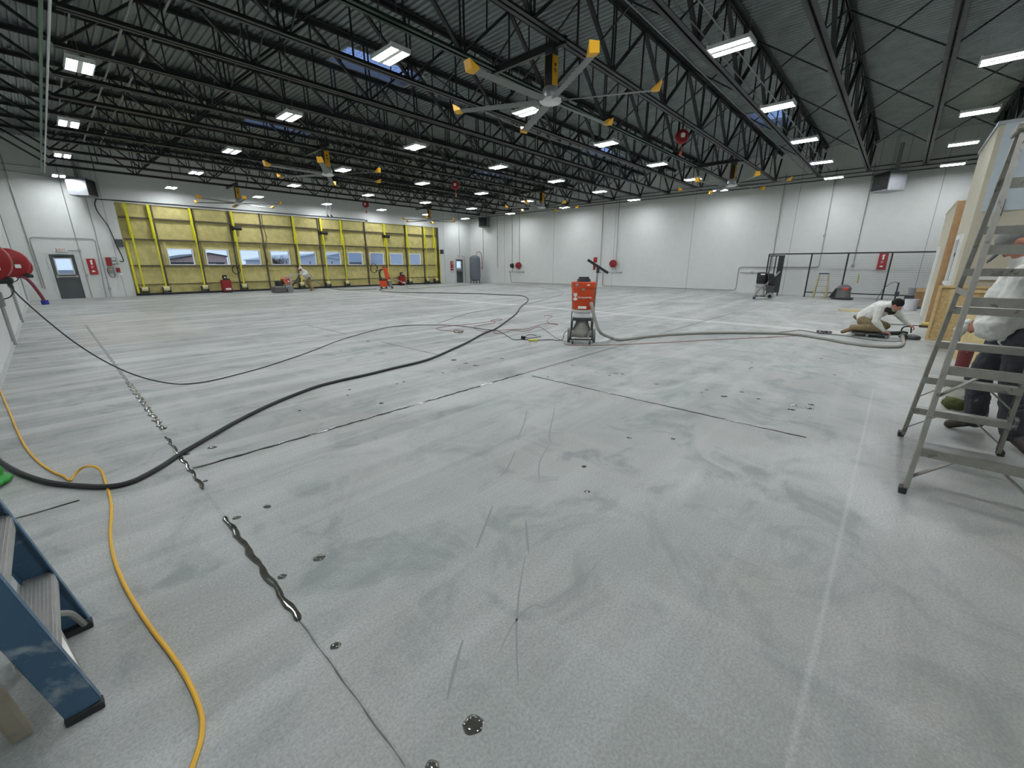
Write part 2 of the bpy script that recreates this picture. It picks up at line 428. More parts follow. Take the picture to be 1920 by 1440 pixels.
def brickdet(t, W):
    MB().box(.4, W-.4, -.06, .04, 0, 1.95).build('door_opening', m_dgrey, t, smooth=False)
    f = MB().box(3.4, 6.0, -.1, -.02, 1.15, 1.75).build('window', m_white, t, smooth=False)
    MB().box(3.5, 4.6, -.12, -.1, 1.2, 1.7).box(4.7,5.9,-.12,-.1,1.2,1.7).build('pane', mat('pane_sky',(170,200,230),.1), f, smooth=False)
t = thing('hangar_building', 'low brick hangar with gabled roof seen through the leftmost door windows', 'building', (11.4,75,0))
MB().prism([(0,0),(7.5,0),(7.5,2.8),(5.3,3.2),(0,2.15)], 0, 20, 'Y').build('wall', m_brick, t, smooth=False)
MB().prism([(-.3,2.08),(5.3,3.19),(7.8,2.74),(7.8,2.86),(5.3,3.31),(-.3,2.2)], -.3, 20.3, 'Y').build('roof', m_dgrey, t, smooth=False)
brickdet(t, 7.5)
def shedd(t, W):
    mb = MB()
    for k in range(5): mb.box(.2+k*W/5, .3+k*W/5, -.06, .02, 0, 2.2)
    mb.build('door_frame', m_redp, t, smooth=False)
gable('shed', 'white gabled shed with thin red door frames beyond the middle windows', 27.0, 36.5, 75, 2.45, 3.3, 20, m_shed, m_white, shedd)
def sh2(t, W): MB().box(0, W, -.08, .02, 0, 2.2).build('plinth', mat('grey_plinth',(120,122,124),.8), t, smooth=False)
gable('shed', 'large pale metal shed with grey plinth beyond the right-hand door windows', 46, 62, 100, 3.7, 5.0, 14, m_shed2, m_white, sh2)
gable('shed', 'white shed close outside the rightmost door windows', 56.5, 66, 90, 4.4, 5.4, 10, m_shed, m_white, None)
def tree():
    t = thing('bare_tree', 'small bare tree outside, seen through the fourth door window from the left', 'tree', (25.4, 74, 0))
    rnd = random.Random(3)
    MB().tube([(0,0,0),(.1,0,1.0),(0,.1,1.9)], [.16,.12,.08], 8).build('trunk', m_boot, t)
    mb = MB()
    for k in range(70):
        a = rnd.uniform(0, 2*PI); z = rnd.uniform(.8, 1.9); L = rnd.uniform(.6, 1.4)
        p = V(0,0,z); q = p+V(math.cos(a)*L, math.sin(a)*L, rnd.uniform(.2,1.1))
        mb.tube([p, (p+q)/2+V(0,0,.1), q], [.04,.025,.01], 4)
        for _ in range(4): mb.tube([q-(q-p)*.3, q+V(rnd.uniform(-.4,.4),rnd.uniform(-.4,.4),rnd.uniform(0,.4))], [.015,.005], 3)
    mb.build('branches', m_boot, t)
tree()

# ================= HANGAR DOOR =================
m_girt = mat('brown_steel_girt', (92,84,70), .6, .2, var=.15)
hd = thing('hangar_door', 'wide bifold hangar door with spray-foamed panels, ten windows and yellow lift straps', 'door', (0, YF+.05, 0))
WX = [(4.72,5.81),(6.43,7.51),(8.13,9.18),(9.81,10.9),(11.55,12.57),(13.29,14.29),(14.88,15.97),(16.59,17.69),(18.29,19.38),(20.04,21.08)]
WZ0, WZ1 = 1.59, 2.40
def foam():   # a lumpy sprayed skin with the window openings left out
    mb = MB(); nx = 400; xs = list(np.linspace(DX0, DX1, nx))
    xs = sorted(set(xs) | {v for p in WX for v in p}); zs = sorted(set(np.linspace(.12, DZ1, 60)) | {WZ0, WZ1})
    rnd = np.random.RandomState(2)
    idx = {}
    for i, x in enumerate(xs):
        for j, z in enumerate(zs):
            y = .06+.022*math.sin(x*2.3+math.sin(z*3)*1.2)*math.sin(z*2.6+x*.4)+rnd.uniform(-.006,.006)
            idx[i,j] = len(mb.v); mb.v.append((x, y, z))
    for i in range(len(xs)-1):
        xm = (xs[i]+xs[i+1])/2
        for j in range(len(zs)-1):
            zm = (zs[j]+zs[j+1])/2
            if WZ0 < zm < WZ1 and any(a < xm < c for a, c in WX): continue
            mb.f.append((idx[i,j], idx[i+1,j], idx[i+1,j+1], idx[i,j+1]))
    return mb.build('foam_lining', m_foam, hd)
foam()
mb = MB(); prev = DX0
mb.box(DX0, DX1, .14, .18, .05, WZ0).box(DX0, DX1, .14, .18, WZ1, DZ1)
for a, c in WX+[(DX1,DX1)]: mb.box(prev, a, .14, .18, WZ0, WZ1); prev = c
mb.build('outer_skin', m_shed2, hd, smooth=False)
for k, z in enumerate((3.875, 2.835, 1.527)):
    MB().box(DX0+.05, DX1-.05, -.08, .02, z-.035, z+.035).build('girt', m_girt, hd, smooth=False)
MB().box(DX0+.05, DX1-.05, -.04, .04, .55, .59).build('drive_shaft', m_girt, hd, smooth=False)
MB().box(DX0, DX1, -.1, .06, .02, .12).build('bottom_seal', m_black, hd, smooth=False)
for x in (4.42, 6.15, 7.86, 9.5, 11.33, 12.97, 14.6, 16.33, 17.95, 19.75, 21.43, 22.89):
    MB().box(x-.035, x+.035, -.04, .08, .12, DZ1).build('post', m_girt, hd, smooth=False)
for a, c in WX:
    mb = MB()
    for q in ((a-.14,a-.1),(c+.1,c+.14)): mb.box(q[0],q[1],-.0,.1,WZ0-.03,WZ1+.36)
    mb.build('foam_strip', m_foam, hd, smooth=False)
    mb = MB(); e = .03
    mb.box(a-e,a+e*.6,-.0,.17,WZ0-e,WZ1+e).box(c-e*.6,c+e,-.0,.17,WZ0-e,WZ1+e).box(a+e*.6,c-e*.6,0,.17,WZ0-e,WZ0+e*.6).box(a+e*.6,c-e*.6,0,.17,WZ1-e*.6,WZ1+e)
    f = mb.build('window_frame', m_white, hd, smooth=False)
    MB().box(a, c, .13, .136, WZ0, WZ1).build('pane', m_glass, f, smooth=False)
# reveal of the opening
MB().box(DX0-.05, DX0, -.02, .2, 0, DZ1).box(DX1, DX1+.05, -.02, .2, 0, DZ1).build('jamb', m_dgrey, hd, smooth=False)
for x in (3.4, 4.3, 6.03, 8.0, 11.37, 13.13, 14.5, 17.88, 19.82, 21.53, 22.45):
    MB().prism([(-.10,DZ1),(.02,3.9),(.02,2.75),(-.03,2.75),(-.14,3.9),(-.12,DZ1)], x-.06, x+.06, 'X').build('strap', m_yel, hd, smooth=False)
    MB().prism([(-.12,3.95),(-.30,3.2),(-.20,.42),(-.17,.42),(-.26,3.2),(-.10,3.95)], x-.035, x+.035, 'X').build('strap', m_yel, hd, smooth=False)
    d = MB().cyl((x-.13,-.16,.34),(x+.13,-.16,.34),.12,n=18).build('drum', mat('cream_drum',(206,198,150),.6), hd)
    MB().box(x-.17,x-.14,-.28,0,.12,.42).box(x+.14,x+.17,-.28,0,.12,.42).box(x-.17,x+.17,-.26,0,.1,.16).build('bracket', m_dgrey, d, smooth=False)
for x in (8.15, 13.25, 18.0, 9.0):
    if x == 9.0: continue
    MB().cyl((x-.22,-.16,3.62),(x+.22,-.16,3.62),.11,n=14).box(x-.3,x-.2,-.2,0,3.5,3.75).build('hinge_motor', m_black, hd)
for x, s in ((3.12,1),(22.93,-1)):
    MB().box(x-.03,x+.05,-.16,-.12,.15,2.7).build('strap', m_yel, hd, smooth=False)
    MB().box(x-.28*s-.1,x-.28*s+.15,-.2,-.02,2.45,2.8).build('latch_box', m_dgrey, hd, smooth=False)
MB().tube([PY(*p,YF-.1)-V(0,YF+.05,0) for p in [(490,402),(492,420),(500,445),(496,470),(502,490),(500,498)]], .018, 6).build('cable', m_rubber, hd)

# power units standing at the foot of the hangar door
def power_unit(x, lab):
    t = thing('power_unit', lab, 'motor', (x, YF-.28, 0), 0, 'red power units at the hangar door')
    MB().box(-.24,.24,-.14,.16,.1,.72).build('tank', m_red, t, smooth=False, bevel=.02)
    MB().box(-.2,.2,-.16,-.1,0,.1).box(-.22,-.16,-.14,.16,0,.12).box(.16,.22,-.14,.16,0,.12).build('base_frame', m_black, t, smooth=False)
    MB().cyl((-.02,0,.72),(-.02,0,1.0),.11,n=18).cyl((-.14,0,.86),(-.1,0,.86),.07).box(.02,.2,-.08,.08,.72,.8).build('motor', m_black, t)
    MB().box(-.08,.0,-.125,-.105,.84,.9).build('plate', m_white, t, smooth=False)
    MB().box(-.1,.17,-.155,-.139,.16,.27).build('label_plate', m_white, t, smooth=False)
    return t
power_unit(7.05, 'red hydraulic unit with black motor at the left foot of the hangar door')
power_unit(18.96, 'red hydraulic unit with black motor behind the far orange dust extractor')
# ================= ROOF STEEL =================
ZB, ZT = 5.65, 6.87
JY = [27.45-1.826*k for k in range(18)]
BX0, PN = 1.08, 2.77
def make_joist():
    t = thing('roof_joist', '', 'roof joist', (0,0,0))
    mb = MB()
    for s in (-1,1): mb.box(XL, XR, s*.065-.05, s*.065+.05, ZT+.058, ZT+.072).box(XL, XR, s*.022-.007, s*.022+.007, ZT-.03, ZT+.065)
    mb.build('top_chord', m_steel, t, smooth=False)
    mb = MB(); xe = BX0+9*PN
    for s in (-1,1): mb.box(BX0-.05, xe+.05, s*.055-.04, s*.055+.04, ZB-.05, ZB-.037).box(BX0-.05, xe+.05, s*.022-.007, s*.022+.007, ZB-.05, ZB+.04)
    mb.build('bottom_chord', m_steel, t, smooth=False)
    proto = {}
    def part(key, name, mk, x):
        if key not in proto:
            o = mk().build(name, m_steel, t, smooth=False); proto[key] = o
        else:
            o = proto[key].copy(); COL.objects.link(o); o.parent = t
        o.location = (x,0,0); return o
    for k in range(9):
        x = BX0+k*PN
        part('u','web_diagonal', lambda: MB().bar((0,-.02,ZB),(PN/2,-.02,ZT),.045).bar((0,.02,ZB),(PN/2,.02,ZT),.045), x)
        part('d','web_diagonal', lambda: MB().bar((0,-.02,ZT),(PN/2,-.02,ZB),.045).bar((0,.02,ZT),(PN/2,.02,ZB),.045), x+PN/2)
        part('v2','web_vertical', lambda: MB().bar((0,0,ZB),(0,0,ZT),.03), x+PN/2)
        part('s1','web_strut', lambda: MB().bar((PN*.25,0,(ZB+ZT)/2),(PN*.25+.02,0,ZT),.025), x)
        part('s2','web_strut', lambda: MB().bar((-PN*.25,0,(ZB+ZT)/2),(-PN*.25-.02,0,ZT),.025), x+PN)
        if k: part('v','web_vertical', lambda: MB().bar((-.05,0,ZB),(-.05,0,ZT),.03).bar((.05,0,ZB),(.05,0,ZT),.03), x)
    MB().bar((BX0,0,ZB),(XL+.1,0,ZT),.06).build('end_diagonal', m_steel, t, smooth=False)
    MB().bar((xe,0,ZB),(XR-.02,0,ZT-.15),.06).build('end_diagonal', m_steel, t, smooth=False)
    return t
jp = make_joist()
for k, y in enumerate(JY):
    if k == 0: j = jp; j.location = (0,y,0)
    else: j = dup(jp, (0,y,0))
    j.name = 'roof_joist'
    w_ = ('dark open-web steel roof joist, %s counted from the hangar door wall' % ORD[k]) if k < 11 else ('open-web steel roof joist with green-tinted lower chord, beside the big front fan' if k == 11 else 'large dark roof joist overhead, %s from the hangar door wall' % ORD[k])
    j['label'] = w_; j['group'] = 'open-web roof joists'
    if k == 11:
        for c in j.children:
            if c.name.startswith('bottom_chord'):
                c.data = c.data.copy(); c.data.materials[0] = m_steelg; c['label'] = 'green-tinted bottom chord'
for n, x in enumerate((4.0, 8.45, 12.95, 17.4, 21.9)):
    t = thing('bridging_row', 'row of crossed steel bridging between the roof joists, %s row from the left wall' % ORD[n], 'roof bracing', (x, 0, 0), 0, 'crossed bridging rows')
    proto = None
    for k in range(len(JY)-1):
        y1, y0 = JY[k], JY[k+1]
        for s in (0,1):
            o = proto[s].copy() if proto else None
            if o is None:
                o = (MB().bar((.02,0,ZB),(.02,1.826,ZT),.028) if s == 0 else MB().bar((-.02,0,ZT),(-.02,1.826,ZB),.028)).build('brace', m_steel, t, smooth=False)
                if s == 0: first = o
                else: proto = (first, o)
            else: COL.objects.link(o); o.parent = t
            o.location = (0,y0,0)

# pipes and conduits up in the roof
def pipe(pts, r, m, lab, name='conduit', cat='conduit', n=7, group=None):
    o = MB().tube(pts, r, n).build(name, m); return tag(o, lab, cat, group)
m_pgreen = mat('green_pipe', (92,122,104), .5, .2)
pipe([(.95,-6,5.56),(.95,29.3,5.56)], .022, m_white, 'white pipe under the left ends of the roof joists')
pipe([(.84,-6,5.50),(.84,29.3,5.50)], .028, m_pgreen, 'green pipe under the left ends of the roof joists', 'pipe', 'pipe')
pipe([(1.27,-6,5.9),(1.27,28.6,5.9)], .016, m_galv, 'grey conduit running above the leftmost column of lights')
pipe([(2.33,-6,6.7),(2.33,29.2,6.7)], .025, m_galv, 'thin grey conduit close under the deck, right of the leftmost lights')
pipe([(2.85,-6,6.7),(2.85,29.2,6.7)], .025, m_galv, 'second grey conduit close under the deck, farther right of the leftmost lights')
for yy, zz, l in ((3.34,5.8,'nearer'),(3.66,5.8,'middle'),(4.26,5.82,'farther')):
    pipe([(2,yy,zz),(26.3,yy,zz)], .013, m_galv, 'thin conduit above the row of long lights at upper right, the %s of three' % l)
for zz, l in ((5.5,'lowest'),(5.66,'middle'),(5.84,'highest')):
    pipe([(XR-.05,-5,zz),(XR-.05,29.2,zz)], .022, m_dgrey, 'long conduit along the top of the white wall, %s of three' % l)
for k, (yy, zz) in enumerate(((10.2,6.0),(14.0,6.05),(18.8,6.0))):
    pipe(smoothpath([(10,yy,zz),(12,yy+.1,zz-.05),(13.6,yy,zz-.1),(15.5,yy+.12,zz),(17.5,yy,zz),(20,yy+.05,zz)],4), .014, m_galv, 'thin pale conduit snaking through the joists mid hall, %s row back' % ORD[k])

# ================= LIGHTS =================
LX = (1.31, 5.2, 9.15, 13.1, 17.0, 20.9, 24.85); LY = (-.74, 3.0, 7.8, 12.67, 17.73, 22.8, 27.95); LZ = 5.3
lp = thing('high_bay_light', '', 'ceiling light', (0,0,LZ))
MB().box(-.2,.2,-.34,.34,.02,.05).box(-.04,.04,-.34,.34,-.01,.02).box(-.21,-.19,-.34,.34,-.01,.05).box(.19,.21,-.34,.34,-.01,.05).box(-.21,.21,-.36,-.33,-.01,.07).box(-.21,.21,.33,.36,-.01,.07).build('housing', m_white, lp, smooth=False)
for s in (-1,1): MB().box(s*.115-.07, s*.115+.07, -.33, .33, -.006, .018).build('led_panel', m_lit, lp, smooth=False)
for s in (-1,1): MB().bar((0,s*.28,.05),(0,s*.28,1.66),.006).build('hanger', m_galv, lp, smooth=False)
for j, y in enumerate(LY):
    for i, x in enumerate(LX):
        o = lp if (i == 6 and j == 6) else dup(lp, (x,y,LZ))
        o.location = (x,y,LZ)
        o['label'] = 'lit twin-panel LED light, %s from left wall, %s row from hangar door' % (ORD[i], ORD[6-j])
        o['group'] = 'twin-panel LED high-bay lights'

# ================= BIG FANS =================
def make_fan():
    t = thing('ceiling_fan', '', 'ceiling fan', (0,0,4.7))
    MB().box(-.04,.04,-.35,1.65,.86,.88).box(-.04,.04,-.35,1.65,.98,1.0).box(-.01,.01,-.35,1.65,.87,.99).build('mounting_beam', m_steel, t, smooth=False)
    MB().box(-.09,.09,-.09,.09,.78,.87).cyl((0,0,.74),(0,0,.8),.07,n=16).build('mount', m_dgrey, t)
    c = MB().box(-.10,.10,-.085,.085,.2,.76).build('control_column', m_black, t, smooth=False, bevel=.008)
    for s in (-1,1):
        MB().box(-.085,.085,min(s*.087,s*.10),max(s*.087,s*.10),.21,.75).build('yellow_cover', m_fany, c, smooth=False)
    MB().prism([(-.03,.60),(.0,.56),(.03,.60),(.02,.63),(0,.615),(-.02,.63)], -.103, -.1, 'Y').box(-.04,.04,-.102,-.1,.51,.53).box(-.03,.03,-.102,-.1,.48,.495).build('emblem', m_black, c, smooth=False)
    MB().lathe([(.0,.02),(.15,.02),(.165,.05),(.165,.2),(.14,.235),(0,.24)], 28).build('motor', m_galv, t)
    mb = MB().lathe([(0,-.03),(.05,-.035),(.2,-.03),(.22,-.01),(.22,.015),(.0,.02)], 32)
    mb.lathe([(.1,-.04),(.16,-.045),(.17,-.03),(.1,-.028)], 28)
    mb.build('hub', m_white, t)
    return t
BL = None
def blades(t, a0, step=60, R=2.05):
    global BL
    for k in range(6):
        a = math.radians(a0+k*step)
        if BL is None:
            vs = []
            for r, wd, tw in ((.16,.055,.30),(.35,.085,.28),(1.0,.085,.22),(R-.12,.08,.16)):
                ct, st_ = math.cos(tw), math.sin(tw)
                for q, h in ((-1,-.006),(0,.012),(1,-.006),(0,-.014)): vs.append((r, q*wd*ct, q*wd*st_+h))
            mb = MB(); mb.add(vs, [(3,2,1,0),(12,13,14,15)]+[(i*4+k2, i*4+(k2+1)%4, i*4+4+(k2+1)%4, i*4+4+k2) for i in range(3) for k2 in range(4)])
            b = mb.build('blade', m_blade, t)
            g = MB().hexa([(R-.13,-.085,-.03),(R+.02,-.10,-.03),(R+.02,.07,-.01),(R-.13,.085,0),(R-.13,-.085,.0),(R+.05,-.12,.13),(R+.05,.05,.13),(R-.13,.085,.03)]).build('winglet', m_fany, b, smooth=False)
            BL = b
        else:
            b = BL.copy(); COL.objects.link(b); b.parent = t
            g = BL.children[0].copy(); COL.objects.link(g); g.parent = b
        b.rotation_euler = (0,0,a); b.location = (0,0,0)
fp = make_fan()
FANS = [((7.55,5.82),56.5,'big six-blade ceiling fan with yellow tips, nearest, at upper centre'),
        ((7.66,16.0),0,'six-blade ceiling fan with yellow tips, second from the front in the left column'),
        ((7.72,26.6),22,'six-blade ceiling fan turning above the left part of the hangar door'),
        ((19.95,5.84),40,'six-blade ceiling fan at the right, beside the white wall'),
        ((19.95,15.85),15,'six-blade ceiling fan above the middle right, second in the right column'),
        ((20.05,26.5),48,'six-blade ceiling fan above the right end of the hangar door')]
protos = []
for n, ((x,y),a,l) in enumerate(FANS):
    t = fp if n == 0 else dup(fp, (x,y,4.7))
    t.location = (x,y,4.7); t['label'] = l; t['group'] = 'big ceiling fans'; protos.append(t)
for t, (_,a,_2) in zip(protos, FANS): blades(t, a)

# cord reels hanging from the joists
for (x,y,z), l in (((13.6,5.542,5.2),'red cord reel hanging from a joist at upper right of centre'),((14.1,16.494,5.2),'red cord reel hanging in the middle of the hall'),((14.5,25.624,5.2),'red cord reel hanging above the middle of the hangar door')):
    t = thing('cord_reel', l, 'cord reel', (x,y,z), -.9, 'red hanging cord reels')
    MB().lathe([(0,-.09),(.15,-.09),(.19,-.05),(.19,.05),(.15,.09),(0,.09)], 24, axis='Y').build('drum_case', m_red, t)
    MB().prism([(-.05,-.04),(.05,-.04),(.07,.06),(0,.09),(-.07,.06)], -.1, -.088, 'Y').build('emblem', m_white, t, smooth=False)
    MB().bar((0,0,.17),(0,0,.42),.03,.05).build('hanger', m_dgrey, t, smooth=False)
    MB().tube([(0,0,-.18),(.02,0,-.3),(.01,0,-.42)], .008, 6).box(-.02,.04,-.02,.02,-.5,-.4).build('cord_end', m_orange, t)
    MB().tube(smoothpath([(-.02,0,.2),(-.2,0,.1),(-.24,0,-.1),(-.1,0,-.2)]), .006, 5).build('cord', m_black, t)

# unit heaters
def heater(lab, loc, rz, s=1.0):
    t = thing('unit_heater', lab, 'heater', loc, rz, 'hanging unit heaters')
    MB().box(-.42*s,.42*s,-.02,.75*s,-.4*s,.4*s).build('cabinet', mat('heater_metal',(140,142,146),.45,.6,var=.15), t, smooth=False, bevel=.015)
    MB().box(-.37*s,.37*s,-.03,-.015,-.34*s,.34*s).build('grille_back', m_black, t, smooth=False)
    for k in range(9):
        z = (-.30+k*.075)*s
        MB().hexa([(-.38*s,-.10,z-.02),(.38*s,-.10,z-.02),(.38*s,-.02,z+.02),(-.38*s,-.02,z+.02),(-.38*s,-.10,z-.012),(.38*s,-.10,z-.012),(.38*s,-.02,z+.028),(-.38*s,-.02,z+.028)]).build('louvre', m_dgrey, t, smooth=False)
    for sx in (-.36,.36):
        for sy in (.08,.66): MB().bar((sx*s,sy*s,.38*s),(sx*s,sy*s,.38*s+1.6),.012).build('hanger_rod', m_galv, t, smooth=False)
    MB().cyl((.1,.5*s,.38*s),(.1,.5*s,1.5),.07,n=14).build('flue', m_galv, t)
    return t
heater('hanging unit heater with dark louvres beside the white wall at upper right', (25.35,1.35,5.0), math.radians(-135), 1)
heater('hanging unit heater high in the far right corner above the grey tank', (26.0,27.0,5.05), math.radians(-70), 1)
h3 = heater('silver unit heater hanging at the far left above the exit door', (2.3,28.5,5.0), math.radians(62), .95)
# ================= ALONG THE WALLS =================
def wpipe(pts, r, lab, m=None, name='conduit', cat='conduit'):
    return pipe(pts, r, m or m_galv, lab, name, cat)
YW = YF-.03; XW = XR-.03
def yw(*p): return [(x, YW, z) for x, z in p]
def xw(*p): return [(XW, y, z) for y, z in p]
def arc(a, b, c, r=.15):   # rounded corner between three points
    a,b,c = Vector(a),Vector(b),Vector(c); u=(a-b).normalized(); v=(c-b).normalized()
    return [b+u*r, b+u*r*.45+v*r*.1, b+(u+v)*r*.29, b+v*r*.45+u*r*.1, b+v*r]
def cpath(pts, r=.15):
    out = [Vector(pts[0])]
    for i in range(1, len(pts)-1): out += arc(pts[i-1], pts[i], pts[i+1], r)
    return out+[Vector(pts[-1])]
wpipe(yw((-.21,6.2),(-.18,.55)), .018, 'vertical conduit left of the left exit door')
wpipe(yw((1.36,6.2),(1.36,0)), .018, 'vertical conduit right of the left exit door')
wpipe(yw((2.1,6.2),(2.05,0)), .018, 'vertical conduit between the red sign and the red alarm box')
wpipe(cpath(yw((-.1,.5),(-.12,2.78),(2.0,2.78),(1.86,0))), .016, 'arched conduit over the left exit door')
wpipe(cpath([(.92,YW,2.24),(1.36,YW,2.24)]), .014, 'short conduit from the exit sign to the junction box')
wpipe(cpath([(-.5,YW,5.5),(2.0,YW,5.35),(1.5,YW,5.0)]), .014, 'thin conduit looping to the left unit heater')
wpipe(cpath([(-.68,YW,5.75),(.9,YW,5.75)]), .02, 'horizontal conduit high on the far wall at the left')
wpipe(smoothpath([(2.7,YW-.02,1.75),(2.85,YW-.02,1.8),(2.72,YW-.02,2.6),(2.6,YW-.02,3.4),(2.35,YW-.02,4.1),(2.4,YW-.02,4.55),(2.8,YW-.02,4.62),(6,YW-.02,4.65),(12,YW-.02,4.66),(16.2,YW-.02,4.68),(16.4,YW-.02,4.55)],5), .022, 'dark cable rising from the alarm box and along the top of the hangar door', m_rubber, 'cable', 'cable')
def jbox(x,y,z,dx,dy,dz,lab):
    t = MB().box(-dx,dx,-dy,dy,-dz,dz).build('junction_box', m_galv, None, (x,y,z), smooth=False, bevel=.006)
    return tag(t, lab, 'electrical box')
jbox(1.36,YW-.02,2.24,.05,.03,.05,'small grey junction box right of the exit sign')
jbox(1.38,YW-.02,1.08,.05,.03,.06,'small grey box on the conduit right of the left exit door')
jbox(2.06,YW-.02,.42,.05,.03,.06,'small grey box low on the wall below the alarm box')
# exit signs
def exit_sign(x, z, lab):
    t = thing('exit_sign', lab, 'exit sign', (x, YW, z))
    MB().box(-.16,.16,-.06,.0,-.09,.09).build('housing', m_white, t, smooth=False, bevel=.008)
    text('lettering', 'EXIT', .16, m_redp, t, Matrix.Translation((0,-.062,0)) @ Matrix.Rotation(PI/2,4,'X'), .002)
    for s in (-1,1): MB().lathe([(0,-.02),(.035,-.02),(.02,.03),(0,.03)],12,(s*.2,-.05,-.02),'Y').build('lamp_head', m_white, t)
    return t
exit_sign(.75, 2.25, 'white exit sign with red letters over the left exit door')
exit_sign(25.15, 2.28, 'exit sign over the right exit door')
wpipe(yw((25.24,6.1),(25.24,2.36)), .018, 'vertical conduit above the right exit door')
wpipe(cpath(yw((25.3,2.3),(25.8,2.3),(25.86,.05))), .018, 'conduit right of the right exit door')
# red extinguisher signs
def ext_sign(loc, rz, wd, ht, lab):
    t = thing('extinguisher_sign', lab, 'sign', loc, rz, 'red extinguisher signs')
    MB().box(-wd/2,wd/2,-.04,0,-ht/2,ht/2).build('board', m_redp, t, smooth=False)
    MB().box(-.035,.035,-.046,-.04,ht*.12,ht*.36).box(-.05,.05,-.046,-.04,ht*.34,ht*.39).box(-.012,.06,-.046,-.04,ht*.39,ht*.42).build('pictogram', m_white, t, smooth=False)
    mb = MB()
    for k in range(3): mb.box(-.05,.05-.02*k,-.045,-.04,ht*(.02-.05*k)-.008,ht*(.02-.05*k)+.004)
    mb.box(-.06,.06,-.045,-.04,-ht*.34,-ht*.29).prism([(-.06,-ht*.29),(.06,-ht*.29),(0,-ht*.22)],-.045,-.04,'Y')
    mb.build('arrow_and_lines', m_white, t, smooth=False)
    return t
ext_sign((1.66,YW,1.49), 0, .30, .74, 'red extinguisher sign right of the left exit door')
ext_sign((24.3,YW,1.48), 0, .27, .76, 'red extinguisher sign left of the right exit door')
ext_sign((XW,.7,1.68), -PI/2, .33, .74, 'red extinguisher sign on the white wall behind the wire fence')
t = thing('fire_extinguisher', 'red fire extinguisher and sign behind the dust extractor pole', 'fire extinguisher', (XR,16.18,1.70), -PI/2)
MB().box(-.14,.14,-.03,0,.0,.36).build('sign_board', m_redp, t, smooth=False)
MB().lathe([(0,-.5),(.08,-.5),(.085,-.1),(.03,-.02),(0,-.02)],16,(0,-.12,0)).build('cylinder', m_red, t)
# alarm and control boxes left of the hangar door
t = thing('alarm_box', 'red and grey alarm box on the wall left of the hangar door', 'alarm box', (2.36,YW,1.72))
MB().box(-.17,.02,-.08,0,-.2,.21).build('red_cover', m_red, t, smooth=False, bevel=.01)
MB().box(.02,.22,-.1,0,-.1,.2).build('grey_cover', m_grey, t, smooth=False, bevel=.01)
MB().box(.06,.18,-.105,-.1,.1,.16).box(.05,.19,-.105,-.1,-.08,-.02).build('plates', m_white, t, smooth=False)
t = thing('control_box', 'grey control box with a looped cable below the alarm box', 'control box', (2.32,YW,1.33))
MB().box(-.12,.1,-.08,0,-.14,.14).build('cover', m_grey, t, smooth=False, bevel=.01)
MB().box(-.05,0,-.085,-.08,0,.06).build('button_plate', m_fany, t, smooth=False)
MB().tube(smoothpath([(-.14,-.04,.1),(-.16,-.05,-.1),(-.1,-.06,-.32),(.02,-.06,-.36),(.08,-.06,-.22),(.05,-.05,-.12)]), .014, 6).build('cable', m_rubber, t)
o = MB().box(-.07,.07,-.05,0,-.1,.1).build('call_point', m_red, None, (2.56,YW,1.32), smooth=False, bevel=.008); tag(o, 'small dark red call point right of the control box', 'alarm box')
for z, s in ((1.55,.02),(1.47,.02),(1.12,.05)):
    o = MB().box(-.1,.1,-.008,0,-s,s).build('wall_notice', m_white, None, (2.6,YW,z), smooth=False); tag(o, 'small pale wall notice beside the alarm box, %s of three' % ('top' if z>1.5 else 'middle' if z>1.4 else 'bottom'), 'notice')

# white wall conduits
CW = [(((25.87,6),(25.87,1.3)),'vertical conduit ending bare, right of the grey tank'),
 (((24.17,6),(24.17,1.0)),'vertical conduit to the black cord reel on the white wall'),
 (((23.37,6),(23.37,1.6)),'vertical conduit to the left red hose reel on the white wall'),
 (((15.77,6),(15.74,1.05)),'vertical conduit behind the dust extractor pole'),
 (((14.58,6),(14.55,1.7)),'vertical conduit to the right red hose reel on the white wall'),
 (((5.22,6),(5.2,1.2)),'vertical conduit dropping to the left end of the wire fence'),
 (((1.75,6),(1.75,1.5)),'vertical conduit ending at a box behind the wire fence'),
 (((27.62,4.7),(27.62,1.75)),'vertical conduit below the corner heater')]
for p, l in CW: wpipe(xw(*p), .018, l)
wpipe(cpath(xw((3.14,6),(3.1,1.42),(6.8,1.42),(6.8,.14),(15.5,.14),(15.5,1.0))), .022, 'long bent conduit from behind the fence down and along the foot of the white wall')
wpipe(xw((24.45,.98),(22.9,.98)), .02, 'short horizontal conduit under the pair of wall reels')
wpipe(cpath(xw((24.4,.98),(24.3,.14),(15.9,.14),(15.9,1.02))), .022, 'conduit along the foot of the white wall below the pair of reels')
wpipe(xw((15.9,1.03),(14.1,1.04)), .02, 'short horizontal conduit right of the dust extractor pole')
wpipe(xw((6.7,1.12),(5.3,1.12)), .018, 'short horizontal conduit left of the black extractor')
for y, z, l in ((24.42,.98,'small box at the left end of the conduit under the pair of reels'),(22.9,.98,'small box at the right end of the conduit under the pair of reels'),(14.08,1.04,'small box at the right end of the conduit beyond the orange extractor'),(15.75,1.04,'small box where two pipes meet behind the orange extractor'),(3.12,2.92,'junction box half way up the white wall above the stepladder'),(1.75,1.5,'round box behind the wire fence below a conduit'),(6.1,1.12,'small box on the conduit left of the black extractor')):
    jbox(XW-.02,y,z,.03,.055,.055,l)
